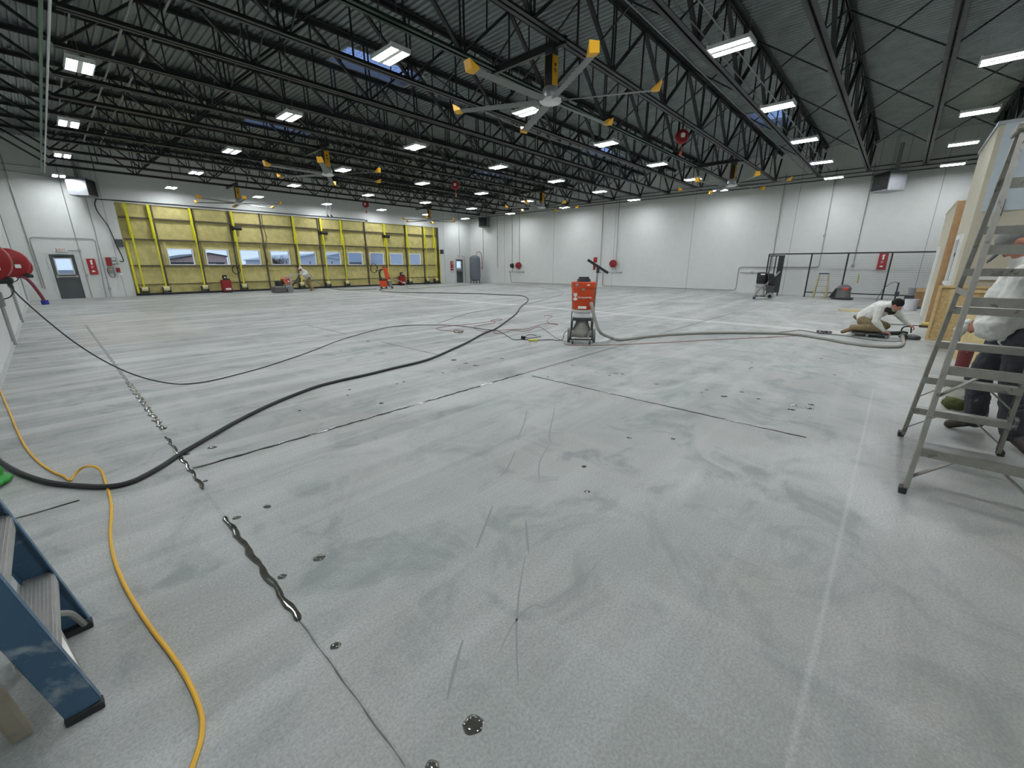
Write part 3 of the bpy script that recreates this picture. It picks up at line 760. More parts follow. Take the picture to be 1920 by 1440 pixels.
def wall_reel(loc, rz, R, m, lab, grp=None):
    t = thing('hose_reel', lab, 'hose reel', loc, rz, grp)
    MB().lathe([(0,-.09),(R*.8,-.09),(R,-.07),(R,-.05),(R*.6,-.05),(R*.6,.05),(R,.05),(R,.07),(R*.8,.09),(0,.09)], 26, axis='Y').build('spool', m, t)
    MB().lathe([(R*.6,-.05),(R*.9,-.045),(R*.9,.045),(R*.6,.05)], 26, axis='Y').build('wound_hose', m_rubber, t)
    MB().lathe([(0,-.12),(R*.25,-.12),(R*.25,-.09),(0,-.09)], 16, axis='Y').build('hub', m_dgrey, t)
    return t
a = wall_reel((XR-.14,24.1,1.48), -PI/2, .17, m_black, 'black cord reel on the white wall, left of the pair')
MB().box(-.05,.05,.09,.13,-.2,.2).build('bracket', m_dgrey, a, smooth=False)
a = wall_reel((XR-.16,23.38,1.5), -PI/2, .25, m_red, 'red hose reel on the white wall, right of the pair')
MB().box(-.05,.05,.09,.15,-.25,.25).build('bracket', m_red, a, smooth=False)
a = wall_reel((XR-.3,14.6,1.62), -PI/2+.35, .25, m_red, 'red hose reel on the white wall right of the orange dust extractor')
MB().box(-.05,.05,.09,.24,-.25,.25).box(-.1,.1,.22,.26,-.15,.15).build('bracket', m_red, a, smooth=False)
MB().tube([(.15,0,-.2),(.18,0,-.35),(.25,0,-.5)], .012, 6).build('hose_end', m_rubber, a)

# grey tank in the corner
t = thing('compressor_tank', 'tall grey pressure tank standing in the far right corner', 'tank', (25.5,27.6,0))
MB().lathe([(0,.18),(.25,.2),(.42,.3),(.47,.45),(.47,2.05),(.42,2.2),(.25,2.32),(0,2.36)], 32).build('vessel', mat('tank_grey',(104,112,120),.5,.1), t)
for k in range(4):
    a = k*PI/2+.5; MB().bar((.4*math.cos(a),.4*math.sin(a),0),(.4*math.cos(a),.4*math.sin(a),.45),.05).box(.4*math.cos(a)-.07,.4*math.cos(a)+.07,.4*math.sin(a)-.07,.4*math.sin(a)+.07,0,.02).build('leg', m_dgrey, t, smooth=False)
MB().tube(smoothpath([(.1,-.1,2.34),(.15,-.15,2.6),(.45,-.3,2.55),(.6,-.3,1.9),(.8,-.1,1.2),(.95,.1,1.3),(1.0,.05,1.7)],5), .022, 7).build('red_hose', m_redp, t)

# wall reels of the left wall
def big_reel(y, z, R, dx, lab):
    t = thing('hose_reel', lab, 'hose reel', (XL+dx, y, z), 0, 'big red hose reels on the left wall')
    MB().lathe([(0,-.17),(R*.75,-.17),(R*.96,-.14),(R,-.1),(R,.1),(R*.96,.14),(R*.75,.17),(0,.17)], 36, axis='Y').build('spool_case', m_red, t)
    MB().lathe([(0,-.2),(.07,-.2),(.08,-.17),(0,-.17)], 18, axis='Y').build('hub', m_dgrey, t)
    MB().box(-dx, -R*.5, -.08, .08, -.2, .2).box(-dx, -dx+.03, -.2, .2, -.3, .3).build('wall_bracket', m_red, t, smooth=False, bevel=.01)
    MB().prism([(-.06,.1),(.02,.1),(.05,.16),(-.03,.18)],-.175,-.168,'Y').box(.07,.15,-.175,-.168,-.1,-.03).build('sticker', m_white, t, smooth=False)
    MB().box(R*.35,R*.85,-.12,.12,-R*1.02,-R*.72).build('hose_guide', m_black, t, smooth=False, bevel=.02)
    return t
big_reel(7.7, 1.60, .25, .25, 'big red hose reel on the left wall, nearest, cut by the photo edge')
big_reel(13.2, 1.60, .28, .29, 'second red hose reel on the left wall with white sticker')
big_reel(15.0, 1.53, .25, .33, 'third red hose reel on the left wall, smallest, partly hidden')
def outlet(y, z, lab):
    t = thing('outlet_box', lab, 'electrical box', (XL,y,z))
    MB().box(0,.1,-.09,.09,-.13,.13).build('box', m_grey, t, smooth=False, bevel=.008)
    MB().tube([(.05,0,-.12),(.05,0,-z+.05)], .03, 8).build('conduit_drop', m_galv, t)
    MB().tube(smoothpath([(.1,0,0),(.2,.02,.05),(.26,.1,.2),(.2,.05,.35)]), .012, 6).build('cord', m_rubber, t)
    return t
outlet(12.6, .93, 'grey outlet box with conduit low on the left wall under the nearest reels')
outlet(17.5, 1.12, 'smaller grey outlet box on the left wall beyond the reels')
wpipe([(XL+.03,26.7,6.5),(XL+.03,26.7,0.15)], .02, 'vertical conduit on the left wall near the far corner')
wpipe(smoothpath([(XL+.1,5.3,1.35),(XL+.1,5.4,.95),(XL+.12,5.9,.82),(XL+.12,6.3,.95),(XL+.06,6.4,1.4)]), .014, 'dark cord loop hanging on the left wall at the photo edge', m_rubber, 'cord', 'cord')
# red air hose with blue end
t = thing('air_hose', 'red air hose with blue end hanging from the second reel by the left wall', 'hose', (0,0,0))
a = PX(30,520,-.32); b = Vector((-.15,a.y-.1,a.z-.05)); c = PX(80,560,-.02); c = Vector((.0,13.0,.95)); 
def onYp(x,y,Y): return PY(x,y,Y)
hp = [onYp(30,519,13.1), onYp(45,520,13.1), onYp(58,530,13.1), onYp(70,545,13.1), onYp(78,556,13.1), onYp(83,564,13.1)]
MB().tube(smoothpath(hp,4), .028, 8).build('hose', mat('red_hose',(120,44,58),.6), t)
MB().cyl(onYp(83,563,13.1), onYp(86,571,13.1), .06, n=10).build('blue_coupling', mat('blue_cap',(34,50,150),.5), t)

# wire fence
t = thing('wire_fence', 'low black-framed wire mesh fence in front of the white wall', 'fence', (25.5,0,0))
PYs = (5.17, 3.34, 1.93, .39, -1.08)
for y in PYs: MB().box(-.03,.03,y-.03,y+.03,0,2.07).box(-.06,.06,y-.06,y+.06,0,.015).build('post', m_steel, t, smooth=False)
MB().box(-.03,.03,-1.08,5.17,2.03,2.09).build('top_rail', m_steel, t, smooth=False)
for a, b in ((3.34,1.93),(1.93,.39),(.39,-1.08)):
    MB().box(-.02,.02,b,a,.2,.25).build('bottom_rail', m_steel, t, smooth=False)
    mb = MB(); y = b+.06
    while y < a: mb.bar((0,y,.24),(0,y,2.04),.005); y += .06
    z = .3
    while z < 2.04: mb.bar((0,b,z),(0,a,z),.005); z += .1
    mb.build('wire_panel', m_grey, t, smooth=False)
t = thing('fence_gate', 'dark folded gate leaf with slats at the left end of the wire fence', 'gate', (25.38,4.5,0))
for dy in (0,.1,.32,.54): MB().box(-.03,.03,dy-.022,dy+.022,.14 if dy<.2 else .3,2.0).build('stile', m_steel, t, smooth=False)
MB().box(-.05,.05,-.05,.2,.15,2.0).build('folded_leaf', m_steel, t, smooth=False)
MB().box(-.02,.02,-.06,.64,1.95,2.0).box(-.02,.02,-.06,.64,.25,.3).build('rail', m_steel, t, smooth=False)
MB().box(-.03,.03,-.03,.03,0,.15).build('foot', m_steel, t, smooth=False)
mb = MB()
for k in range(17): mb.bar((0,.12,.32+k*.1),(0,.64,.32+k*.1),.005)
for k in range(8): mb.bar((0,.13+k*.07,.3),(0,.13+k*.07,1.98),.005)
mb.build('wire_panel', m_grey, t, smooth=False)

# small things at the hangar door
def ring(p, R, lab):
    p = PY(*p, YF-.12); n = 26
    o = MB().tube([(R*math.cos(2*PI*k/n)*(1+.05*math.sin(3*k)), .03*math.sin(k*.8), R*1.15*math.sin(2*PI*k/n)) for k in range(n*2+3)], .02, 6).build('cable_coil', m_rubber, None, (p.x,p.y,p.z)); tag(o, lab, 'cable')
ring((701,503), .28, 'black cable coil hanging on the hangar door left of the far orange extractor')
ring((443,506), .20, 'black cable coil hanging on the hangar door right of the left red power unit')
for px_, lab in ((613,'left'),(620,'right')):
    a = PY(px_,389,28.0); b_ = PY(px_+1,405,28.0)
    t = thing('pull_cord', 'dark pull cord hanging under a light above the hangar door, %s one' % lab, 'pull cord', tuple(b_))
    MB().tube([(0,0,6.95-b_.z),(0,0,.05)], .012, 6).build('cord', m_rubber, t)
    MB().bar((-.02,0,.06),(.08,0,-.04),.06,.06).build('handle', m_black, t, smooth=False)
# ================= DUST EXTRACTORS, GRINDERS =================
def caster(t, x, y, r=.05, name='caster', w=.03):
    o = MB().cyl((x-w/2,y,r),(x+w/2,y,r),r,n=16).build(name, m_dgrey, t)
    MB().box(x-w/2-.01,x-w/2,y-.02,y+.02,r-.01,r*2+.03).box(x+w/2,x+w/2+.01,y-.02,y+.02,r-.01,r*2+.03).box(x-w/2-.01,x+w/2+.01,y-.02,y+.02,r*2+.02,r*2+.04).build('fork', m_galv, o, smooth=False)
t = thing('dust_extractor', 'orange dust extractor on wheels with tall wand, standing alone mid floor', 'dust extractor', (7.2,4.62,0), -math.radians(57.3)); t.scale = (1,1,.955)
MB().lathe([(0,.72),(.20,.72),(.215,.74),(.232,1.12),(.236,1.17)],36).lathe([(.236,1.16),(.245,1.165),(.245,1.275),(.235,1.285),(0,1.285)],36).build('filter_drum', m_orange, t)
MB().lathe([(0,1.28),(.14,1.28),(.13,1.33),(.1,1.36),(0,1.365)],26).box(-.1,.1,-.03,.03,1.34,1.38).build('motor_cap', m_black, t)
MB().lathe([(.19,.66),(.215,.675),(.215,.72),(.19,.725)],36).build('collar', mat('dusty_white',(196,196,190),.7), t)
MB().box(-.17,.17,-.16,.16,.55,.66).build('bag_holder', m_white, t, smooth=False, bevel=.02)
MB().box(-.19,.19,-.17,.17,.49,.55).build('holder_frame', m_dgrey, t, smooth=False, bevel=.01)
MB().lathe([(0,.13),(.17,.13),(.2,.18),(.195,.26),(.14,.4),(.12,.48),(.14,.5),(0,.5)],28).xf(Matrix.Scale(.85,4,(0,1,0))).build('dust_bag', mat('clear_dusty_bag',(146,146,138),.45,var=.2,scale=8,bump=.6,bscale=12), t)
for s in (-1,1):
    MB().tube([(s*.215,.05,.1),(s*.215,.05,.55),(s*.205,.08,.8)], .014, 8).build('frame_tube', m_alu, t)
    MB().box(s*.2-.02,s*.2+.02,-.18,.2,.3,.48).build('side_plate', m_dgrey, t, smooth=False)
    MB().cyl((s*.26-.025,.1,.15),(s*.26+.025,.1,.15),.15,n=28).build('rear_wheel', m_grey, t)
    caster(t, s*.17, -.2, .04)
MB().box(-.24,.24,-.22,-.18,.09,.12).box(-.24,.24,.16,.2,.09,.12).box(-.24,-.2,-.22,.2,.09,.12).box(.2,.24,-.22,.2,.09,.12).build('base_frame', m_dgrey, t, smooth=False)
MB().tube([(.13,-.24,.14),(.18,-.2,.3)], .014, 8).build('foot_lever', m_alu, t)
pl = MB().tube([(.22,-.02,.35),(.235,-.02,.9),(.26,-.02,1.50)], .017, 10).build('wand', mat('bright_tube',(200,202,202),.25,.9,var=.05), t)
MB().bar((.055,-.03,1.72),(.46,-.03,1.46),.055,.05).bar((.05,-.05,1.71),(.455,-.05,1.45),.02,.02).build('floor_nozzle', m_rubber, pl, smooth=False, bevel=.006)
MB().cyl((.26,-.025,1.46),(.265,-.03,1.57),.03,n=12).build('nozzle_joint', m_dgrey, pl)
MB().cyl((-.13,-.235,1.23),(-.13,-.252,1.23),.03,n=16).build('gauge', m_alu, t)
MB().prism([(.06,1.225),(.08,1.243),(.105,1.245),(.125,1.23),(.105,1.212),(.08,1.212)],-.25,-.243,'Y').build('round_sticker', m_white, t, smooth=False)
MB().box(-.02,.02,-.255,-.235,1.12,1.17).box(-.035,.035,-.25,-.235,1.14,1.155).build('clasp', m_alu, t, smooth=False)
MB().box(-.09,.07,-.232,-.2,.75,.80).build('warning_label', m_white, t, smooth=False)
text('maker_lettering', 'Husqvarna', .062, m_white, t, Matrix.Translation((.03,-.233,.98)) @ Matrix.Rotation(PI/2,4,'X'), .012)
MB().prism([(-.19,1.06),(-.165,1.07),(-.15,1.05),(-.135,1.07),(-.115,1.06),(-.12,1.0),(-.15,.98),(-.18,1.0)],-.20,-.155,'Y').prism([(-.19,.96),(-.15,.975),(-.11,.965),(-.115,.925),(-.15,.91),(-.185,.925)],-.2,-.155,'Y').build('emblem', m_white, t, smooth=False)
# black extractor beside the fence
t = thing('dust_extractor', 'black dust extractor with white wheels by the left end of the wire fence', 'dust extractor', (22.2,4.45,0), -math.radians(78))
MB().lathe([(0,.7),(.2,.7),(.22,.74),(.23,1.15),(.2,1.2),(0,1.22)],28,(-.18,0,0)).build('filter_drum', m_black, t)
MB().box(-.26,-.1,-.24,-.2,1.1,1.15).build('label_plate', m_white, t, smooth=False)
MB().lathe([(0,.12),(.2,.12),(.21,.3),(.17,.52),(.23,.58),(.23,.66),(0,.68)],24,(-.2,0,0)).build('dust_bag', mat('pale_bag',(176,178,176),.5,bump=.5,bscale=12), t)
MB().box(.05,.35,-.17,.17,.2,.64).build('motor_box', m_dgrey, t, smooth=False, bevel=.02)
MB().box(.08,.36,-.12,.12,.64,1.05).build('filter_box', m_black, t, smooth=False, bevel=.03)
for dx in (0,.09,.18): MB().tube(smoothpath([(.0+dx,-.14,1.12),(.04+dx,-.19,1.1),(.1+dx,-.2,.9),(.16+dx*.7,-.17,.7)],4), .045, 8).build('hose', m_rubber, t)
for s in (-1,1):
    MB().tube([(-.38,s*.2,.1),(-.32,s*.2,.36),(.2,s*.2,.9),(.46,s*.2,1.25)], .02, 8).build('frame_tube', m_alu, t)
    MB().cyl((.22,s*.26-.03,.16),(.22,s*.26+.03,.16),.16,n=26).build('rear_wheel', mat('pale_wheel',(150,150,142),.6), t)
    MB().cyl((.22,s*.26-.035,.16),(.22,s*.26+.035,.16),.08,n=18).build('wheel_hub', m_black, t)
    MB().cyl((-.38,s*.18-.02,.06),(-.38,s*.18+.02,.06),.06,n=14).build('caster', m_dgrey, t)
MB().bar((.46,-.2,1.25),(.46,.2,1.25),.03).build('handle', m_black, t)
MB().box(-.4,.3,-.2,-.17,.13,.17).box(-.4,.3,.17,.2,.13,.17).build('base_frame', m_steel, t, smooth=False)
# far orange extractor
t = thing('dust_extractor', 'orange dust extractor with slanted drum near the right part of the hangar door', 'dust extractor', (15.4,25.75,0), -math.radians(31))
MB().box(-.3,.2,-.25,.25,.14,.56).build('base_box', m_orange, t, smooth=False, bevel=.02)
MB().box(-.32,.22,-.26,.26,.55,.62).build('lid', m_black, t, smooth=False)
MB().hexa([(.12,-.18,.6),(.42,-.18,.6),(.42,.18,.6),(.12,.18,.6),(-.02,-.18,1.38),(.26,-.18,1.38),(.26,.18,1.38),(-.02,.18,1.38)]).build('slanted_drum', m_orange, t, smooth=False, bevel=.03)
MB().cyl((.08,0,1.38),(.08,0,1.43),.12,n=18).build('drum_cap', m_redp, t)
for dx in (0,.1): MB().tube(smoothpath([(.0,-.05,1.28),(-.14-dx,-.05,1.2),(-.22-dx*.5,-.05,.95),(-.14-dx,-.05,.62)],5), .035, 8).build('suction_hose', m_rubber, t)
MB().bar((-.5,0,1.18),(-.2,0,1.18),.03).build('handle', m_black, t)
MB().lathe([(0,.1),(.11,.12),(.12,.3),(.1,.5),(0,.52)],16,(.38,0,0)).build('dust_bag', m_grey, t)
for x in (-.2,.12,.5): 
    for s in (-1,1): MB().cyl((x,s*.2-.02,.07),(x,s*.2+.02,.07),.07,n=14).build('caster', m_dgrey, t)
# wet vacuum by the fence
t = thing('wet_vacuum', 'squat grey wet vacuum with orange band on the floor before the wire fence', 'vacuum', (24.45,1.75,0), -PI/2)
MB().lathe([(0,.06),(.28,.06),(.30,.15),(.26,.42),(.27,.46),(0,.47)],26).build('tank', mat('vac_grey',(118,118,116),.35,.3), t)
MB().lathe([(0,.46),(.28,.46),(.29,.5),(.2,.6),(.1,.66),(0,.67)],26).build('motor_head', mat('vac_head',(86,82,84),.5), t)
MB().box(-.02,.18,-.29,-.2,.44,.54).build('orange_latch', m_orange, t, smooth=False, bevel=.02)
MB().tube([(.3*math.cos(a)*1.25,.3*math.sin(a)*1.0,.05) for a in [k*.35 for k in range(19)]], .045, 8).build('hose', m_rubber, t)
MB().hexa([(-.5,-.1,.08),(-.25,-.1,.08),(-.25,.1,.08),(-.5,.1,.08),(-.3,-.08,.5),(-.22,-.08,.5),(-.22,.08,.5),(-.3,.08,.5)]).build('side_pouch', m_black, t, smooth=False)
# ride-behind floor grinder
t = thing('floor_grinder', 'large orange and grey floor grinder pushed by the man at the hangar door', 'floor grinder', (9.3,26.6,0))
MB().box(-.6,.02,-.32,.32,.02,.33).build('grinding_skirt', mat('skirt_grey',(88,88,88),.6), t, smooth=False, bevel=.03)
MB().box(-.52,-.02,-.28,.28,.33,.38).build('deck_plate', m_alu, t, smooth=False)
MB().lathe([(0,.38),(.22,.38),(.22,.6),(.17,.68),(0,.69)],24,(-.22,0,0)).build('grinding_motor', m_black, t)
for s in (-1,1):
    MB().cyl((.28,s*.26-.05,.17),(.28,s*.26+.05,.17),.17,n=24).build('wheel', m_grey, t)
    MB().box(.06,.42,s*.2-.02,s*.2+.02,.2,.42).build('axle_plate', m_alu, t, smooth=False)
    MB().bar((.38,s*.2,.34),(.38,s*.2,.92),.10,.03,(0,1,0)).bar((.36,s*.2,.86),(-.02,s*.2,.72),.06,.03,(0,1,0)).bar((0,s*.2,.72),(.1,s*.2,.48),.05,.03,(0,1,0)).bar((.1,s*.2,.47),(.4,s*.2,.47),.04,.03,(0,1,0)).build('side_frame', m_alu, t, smooth=False)
    MB().tube([(.38,s*.2,.9),(.6,s*.2,1.04),(.95,s*.2,1.06),(1.08,s*.2,.98)], .022, 8).build('handle_bar', m_alu, t)
MB().hexa([(.02,-.18,.48),(.34,-.18,.48),(.34,.18,.48),(.02,.18,.48),(-.08,-.16,.78),(.34,-.16,.9),(.34,.16,.9),(-.08,.16,.78)]).build('engine_cover', m_orange, t, smooth=False, bevel=.03)
MB().cyl((.24,-.205,.64),(.24,-.19,.64),.04,n=14).build('white_badge', m_white, t)
MB().bar((.42,0,.28),(.98,0,.92),.07).build('lower_strut', m_dgrey, t, smooth=False)
MB().tube(smoothpath([(.42,-.1,.3),(.6,-.12,.5),(.85,-.1,.6),(.98,-.1,.8)],4), .04, 8).build('feed_hose', m_rubber, t)

# ================= PEOPLE =================
def remesh(o, vox, it=4):
    r = o.modifiers.new('remesh','REMESH'); r.mode = 'VOXEL'; r.voxel_size = vox; r.use_smooth_shade = True
    s = o.modifiers.new('smooth','SMOOTH'); s.iterations = it; s.factor = .5
def cloth_mod(o, st, sc):
    tx = bpy.data.textures.new('folds','CLOUDS'); tx.noise_scale = sc; tx.noise_depth = 2
    d = o.modifiers.new('folds','DISPLACE'); d.texture = tx; d.strength = st; d.mid_level = .45; d.texture_coords = 'LOCAL'
def hand(mb, w, d, n, side, curl=.6, s=1.0):
    """w wrist, d finger direction, n palm normal, side +1: thumb towards d x n"""
    w = Vector(w); d = Vector(d).normalized(); n = Vector(n); n = (n-d*n.dot(d)).normalized(); a = d.cross(n)*side
    pc = w+d*.05*s
    R = Matrix((d, a, n)).transposed()
    mb.ell(pc, (.052*s,.042*s,.018*s), R)
    mb.cap(w-d*.03*s, .026*s, pc, .024*s)
    for k, (off, L) in enumerate(((.030,.078),(.010,.088),(-.011,.082),(-.030,.064))):
        p0 = w+d*.075*s+a*off*s; L *= s
        d1 = (d*math.cos(curl*.6)+n*math.sin(curl*.6)).normalized(); p1 = p0+d1*L*.45
        d2 = (d*math.cos(curl*1.7)+n*math.sin(curl*1.7)).normalized(); p2 = p1+d2*L*.32
        d3 = (d*math.cos(curl*2.5)+n*math.sin(curl*2.5)).normalized(); p3 = p2+d3*L*.23
        mb.cap(p0,.0095*s,p1,.009*s).cap(p1,.009*s,p2,.0085*s).cap(p2,.0085*s,p3,.0075*s)
    t0 = w+d*.03*s+a*.028*s; t1 = t0+(d*.5+a*.8+n*.3).normalized()*.036*s; t2 = t1+(d*.8+a*.1+n*.6).normalized()*.03*s
    mb.cap(t0,.012*s,t1,.011*s).cap(t1,.011*s,t2,.009*s)
def head_mesh(mb, c, f, u, s=1.0):
    c = Vector(c); f = Vector(f).normalized(); u = Vector(u); u = (u-f*u.dot(f)).normalized(); r = f.cross(u)
    R = Matrix((r, f, u)).transposed()
    P = lambda x,y,z: c+r*x*s+f*y*s+u*z*s
    mb.ell(P(0,-.01,.03), (.076*s,.095*s,.092*s), R); mb.ell(P(0,.025,-.035), (.06*s,.068*s,.075*s), R)
    mb.ell(P(0,.055,-.088), (.03*s,.028*s,.022*s), R)
    mb.cap(P(0,.088,.02), .010*s, P(0,.112,-.018), .014*s)
    mb.ell(P(0,.09,-.052), (.024*s,.01*s,.007*s), R); mb.ell(P(0,.088,-.064), (.02*s,.01*s,.006*s), R)
    for q in (-1,1):
        mb.ell(P(q*.078,-.005,-.005), (.012*s,.022*s,.032*s), R)
        mb.ell(P(q*.032,.078,.035), (.022*s,.012*s,.008*s), R)
    return P, R
def eyes(P, R, parent, s=1.0):
    for q in (-1,1): MB().ell(P(q*.031,.083,.014), (.013*s,.009*s,.009*s), R).build('eye', mat('eye_white',(216,212,206),.3), parent)
def person(label, J, mtop, mbot, mshoe, fdir, udir, vox=.009, g=1.0):
    mb = MB(); c = {k: Vector(v) for k, v in J.items() if isinstance(v, tuple)}
    mb.cap(c['pelvis'],.13*g,c['chest'],.14*g,14).cap(c['chest'],.12*g,c['neck'],.065*g,12).cap(c['neck'],.055*g,c['head'],.05*g,12)
    for s in 'LR':
        mb.cap(c['chest'],.1*g,c['sh'+s],.06*g).cap(c['sh'+s],.055*g,c['el'+s],.042*g).cap(c['el'+s],.042*g,c['wr'+s],.028*g)
        mb.cap(c['pelvis'],.11*g,c['hip'+s],.09*g).cap(c['hip'+s],.09*g,c['kn'+s],.058*g).cap(c['kn'+s],.058*g,c['an'+s],.038*g)
        mb.cap(c['an'+s],.038*g,c['toe'+s],.03*g)
        hand(mb, c['wr'+s], J['hd'+s], J['hn'+s], J.get('ts'+s,1), J.get('curl',.7), g*1.05)
    P, R = head_mesh(mb, c['head'], fdir, udir, g)
    o = mb.build('person', m_skin); remesh(o, vox); tag(o, label, 'person'); eyes(P, R, o, g)
    top = MB()
    top.cap(c['pelvis']+(c['chest']-c['pelvis'])*.05,.165*g,c['chest'],.175*g,16).cap(c['chest'],.16*g,c['neck'],.085*g,14)
    for s in 'LR':
        top.cap(c['chest'],.13*g,c['sh'+s],.085*g).cap(c['sh'+s],.088*g,c['el'+s],.068*g).cap(c['el'+s],.07*g,c['el'+s].lerp(c['wr'+s],.82),.045*g).cap(c['el'+s].lerp(c['wr'+s],.8),.046*g,c['el'+s].lerp(c['wr'+s],.93),.038*g)
    a = top.build('sweatshirt', mtop, o); remesh(a, vox*1.1, 3); cloth_mod(a, .03*g, .09)
    bt = MB(); bt.cap(c['pelvis'],.15*g,c['pelvis']+(c['chest']-c['pelvis'])*.25,.14*g,14)
    for s in 'LR':
        bt.cap(c['pelvis'],.13*g,c['hip'+s],.118*g).cap(c['hip'+s],.12*g,c['kn'+s],.09*g,12).cap(c['kn'+s],.09*g,c['an'+s],.075*g,12)
    b_ = bt.build('trousers', mbot, o); remesh(b_, vox*1.1, 3); cloth_mod(b_, .028*g, .08)
    for s in 'LR':
        an, to = c['an'+s], c['toe'+s]; d = (to-an); fl_ = Vector((d.x,d.y,0)); 
        sh = MB().cap(an+(an-c['kn'+s]).normalized()*-.05,.055*g,an,.052*g).cap(an-fl_.normalized()*.02 if fl_.length>0 else an,.05*g,to,.042*g)
        q = sh.build('boot', mshoe, o); remesh(q, vox, 3)
    return o, P, R
# the man kneeling with the hand grinder
KM, P, R = person('person in white sweatshirt and black beanie kneeling on a low creeper, grinding the floor edge',
 dict(pelvis=(12.36,.40,.40),chest=(12.22,.16,.62),neck=(12.14,.02,.70),head=(12.06,-.08,.71),
  shR=(12.04,.18,.66),elR=(11.98,.19,.36),wrR=(12.02,.01,.145),shL=(12.36,.03,.70),elL=(12.42,-.19,.46),wrL=(12.40,-.36,.29),
  hipR=(12.26,.40,.34),knR=(12.10,.08,.20),anR=(12.10,.55,.17),toeR=(12.10,.72,.06),hipL=(12.48,.42,.34),knL=(12.55,.02,.21),anL=(12.60,.46,.27),toeL=(12.60,.58,.37),
  hdR=(.1,-.9,-.25),hnR=(.3,0,-1),hdL=(-.2,-.8,-.4),hnL=(-.2,-.3,-1),tsR=1,tsL=-1), m_sweat, m_khaki, m_boot, (-.25,-.75,-.6), (-.15,-.55,.8))
b = MB(); b.ell(P(0,-.02,.06),(.090,.106,.088),R).ell(P(0,-.03,.03),(.091,.106,.07),R)
q = b.build('beanie', mat('black_knit',(20,20,22),.9,var=.3,scale=80,bump=.4,bscale=120), KM); remesh(q, .009)
b = MB(); b.ell(P(0,.04,-.075),(.062,.055,.05),R)
q = b.build('beard', mat('grey_beard',(150,140,130),.9,scale=60,bump=.5), KM); remesh(q,.008)
b = MB().ell((12.2,.06,.62),(.16,.13,.09)).ell((12.25,.0,.55),(.12,.1,.06)); q = b.build('collar_scarf', mat('dark_olive_cloth',(62,58,48),.9), KM); remesh(q,.012)
t = thing('creeper', 'low kneeling creeper with casters under the kneeling man', 'creeper', (12.32,.26,0))
MB().box(-.34,.34,-.34,.30,.075,.10).build('board', m_black, t, smooth=False, bevel=.012)
MB().box(-.36,.36,-.36,-.33,.07,.095).box(-.36,.36,.29,.32,.07,.095).build('frame', m_alu, t, smooth=False)
for x in (-.3,.3):
    for y in (-.3,.02,.26): caster(t, x, y, .025, w=.02)
t = thing('hand_grinder', 'dark hand-held edge grinder with loop handle held by the kneeling man', 'grinder', (12.28,-.2,0))
MB().tube([(-.2,.18,.115),(-.14,.1,.11),(.0,-.1,.115),(.02,-.16,.11)], [.022,.045,.05,.045], 12).build('motor_body', mat('dark_green_body',(36,46,44),.5), t)
MB().lathe([(0,.005),(.13,.005),(.14,.03),(.12,.075),(.05,.1),(0,.1)],24,(.04,-.26,0)).build('dust_shroud', m_dgrey, t)
MB().tube(smoothpath([(.08,-.06,.12),(.09,-.07,.22),(.11,-.14,.255),(.12,-.2,.24),(.1,-.22,.12)],5), .013, 8).build('loop_handle', m_black, t)
MB().tube(smoothpath([(.0,-.14,.08),(-.05,-.1,.1),(-.12,-.06,.05)],4), .032, 10).build('dust_port', m_grey, t)
# the man behind the ladder
SM, P, R = person('person in white hooded sweatshirt, grey cap and dusty dark trousers behind the aluminium ladder',
 dict(pelvis=(5.5,-.86,1.0),chest=(5.5,-.81,1.36),neck=(5.5,-.75,1.56),head=(5.5,-.67,1.72),
  shR=(5.7,-.76,1.47),elR=(5.72,-.66,1.2),wrR=(5.64,-.63,1.03),shL=(5.32,-.76,1.47),elL=(5.30,-.70,1.2),wrL=(5.42,-.65,1.03),
  hipR=(5.61,-.83,.95),knR=(5.70,-.73,.54),anR=(5.72,-.80,.12),toeR=(5.70,-.64,.04),hipL=(5.40,-.88,.95),knL=(5.38,-.90,.55),anL=(5.38,-.98,.14),toeL=(5.27,-1.08,.04),
  hdR=(-.3,.9,-.2),hnR=(-1,0,-.2),hdL=(.3,.9,-.2),hnL=(1,0,-.2),tsR=-1,tsL=1), m_sweat, m_dpants, m_dboot, (-.15,.5,-.85), (-.05,.85,.5), vox=.009)
b = MB(); b.ell(P(0,-.02,.055),(.088,.106,.085),R); q = b.build('cap', mat('grey_cap',(128,128,126),.85,var=.2), SM); remesh(q,.008)
MB().ell(P(0,.14,.035),(.07,.07,.012),R).build('cap_brim', m_black, SM)
b = MB(); b.cap((5.5,-.84,1.54),.11,(5.5,-.88,1.46),.12).ell((5.5,-.80,1.56),(.12,.1,.07)); q = b.build('hood', m_sweat, SM); remesh(q,.011); cloth_mod(q,.03,.06)
b = MB(); b.cap((5.36,-.76,1.3),.08,(5.38,-.70,1.05),.12).cap((5.5,-.78,1.2),.14,(5.46,-.68,1.03),.12); q = b.build('shirt_front', m_sweat, SM); remesh(q,.011); cloth_mod(q,.05,.07)
o = MB().cap((5.5,-.53,1.05),.03,(5.5,-.50,.95),.04).cap((5.5,-.50,.95),.035,(5.52,-.50,.84),.022).build('rag', m_sweat); remesh(o,.012); cloth_mod(o,.05,.04); tag(o, 'crumpled white rag held low in front of the man behind the ladder', 'rag')
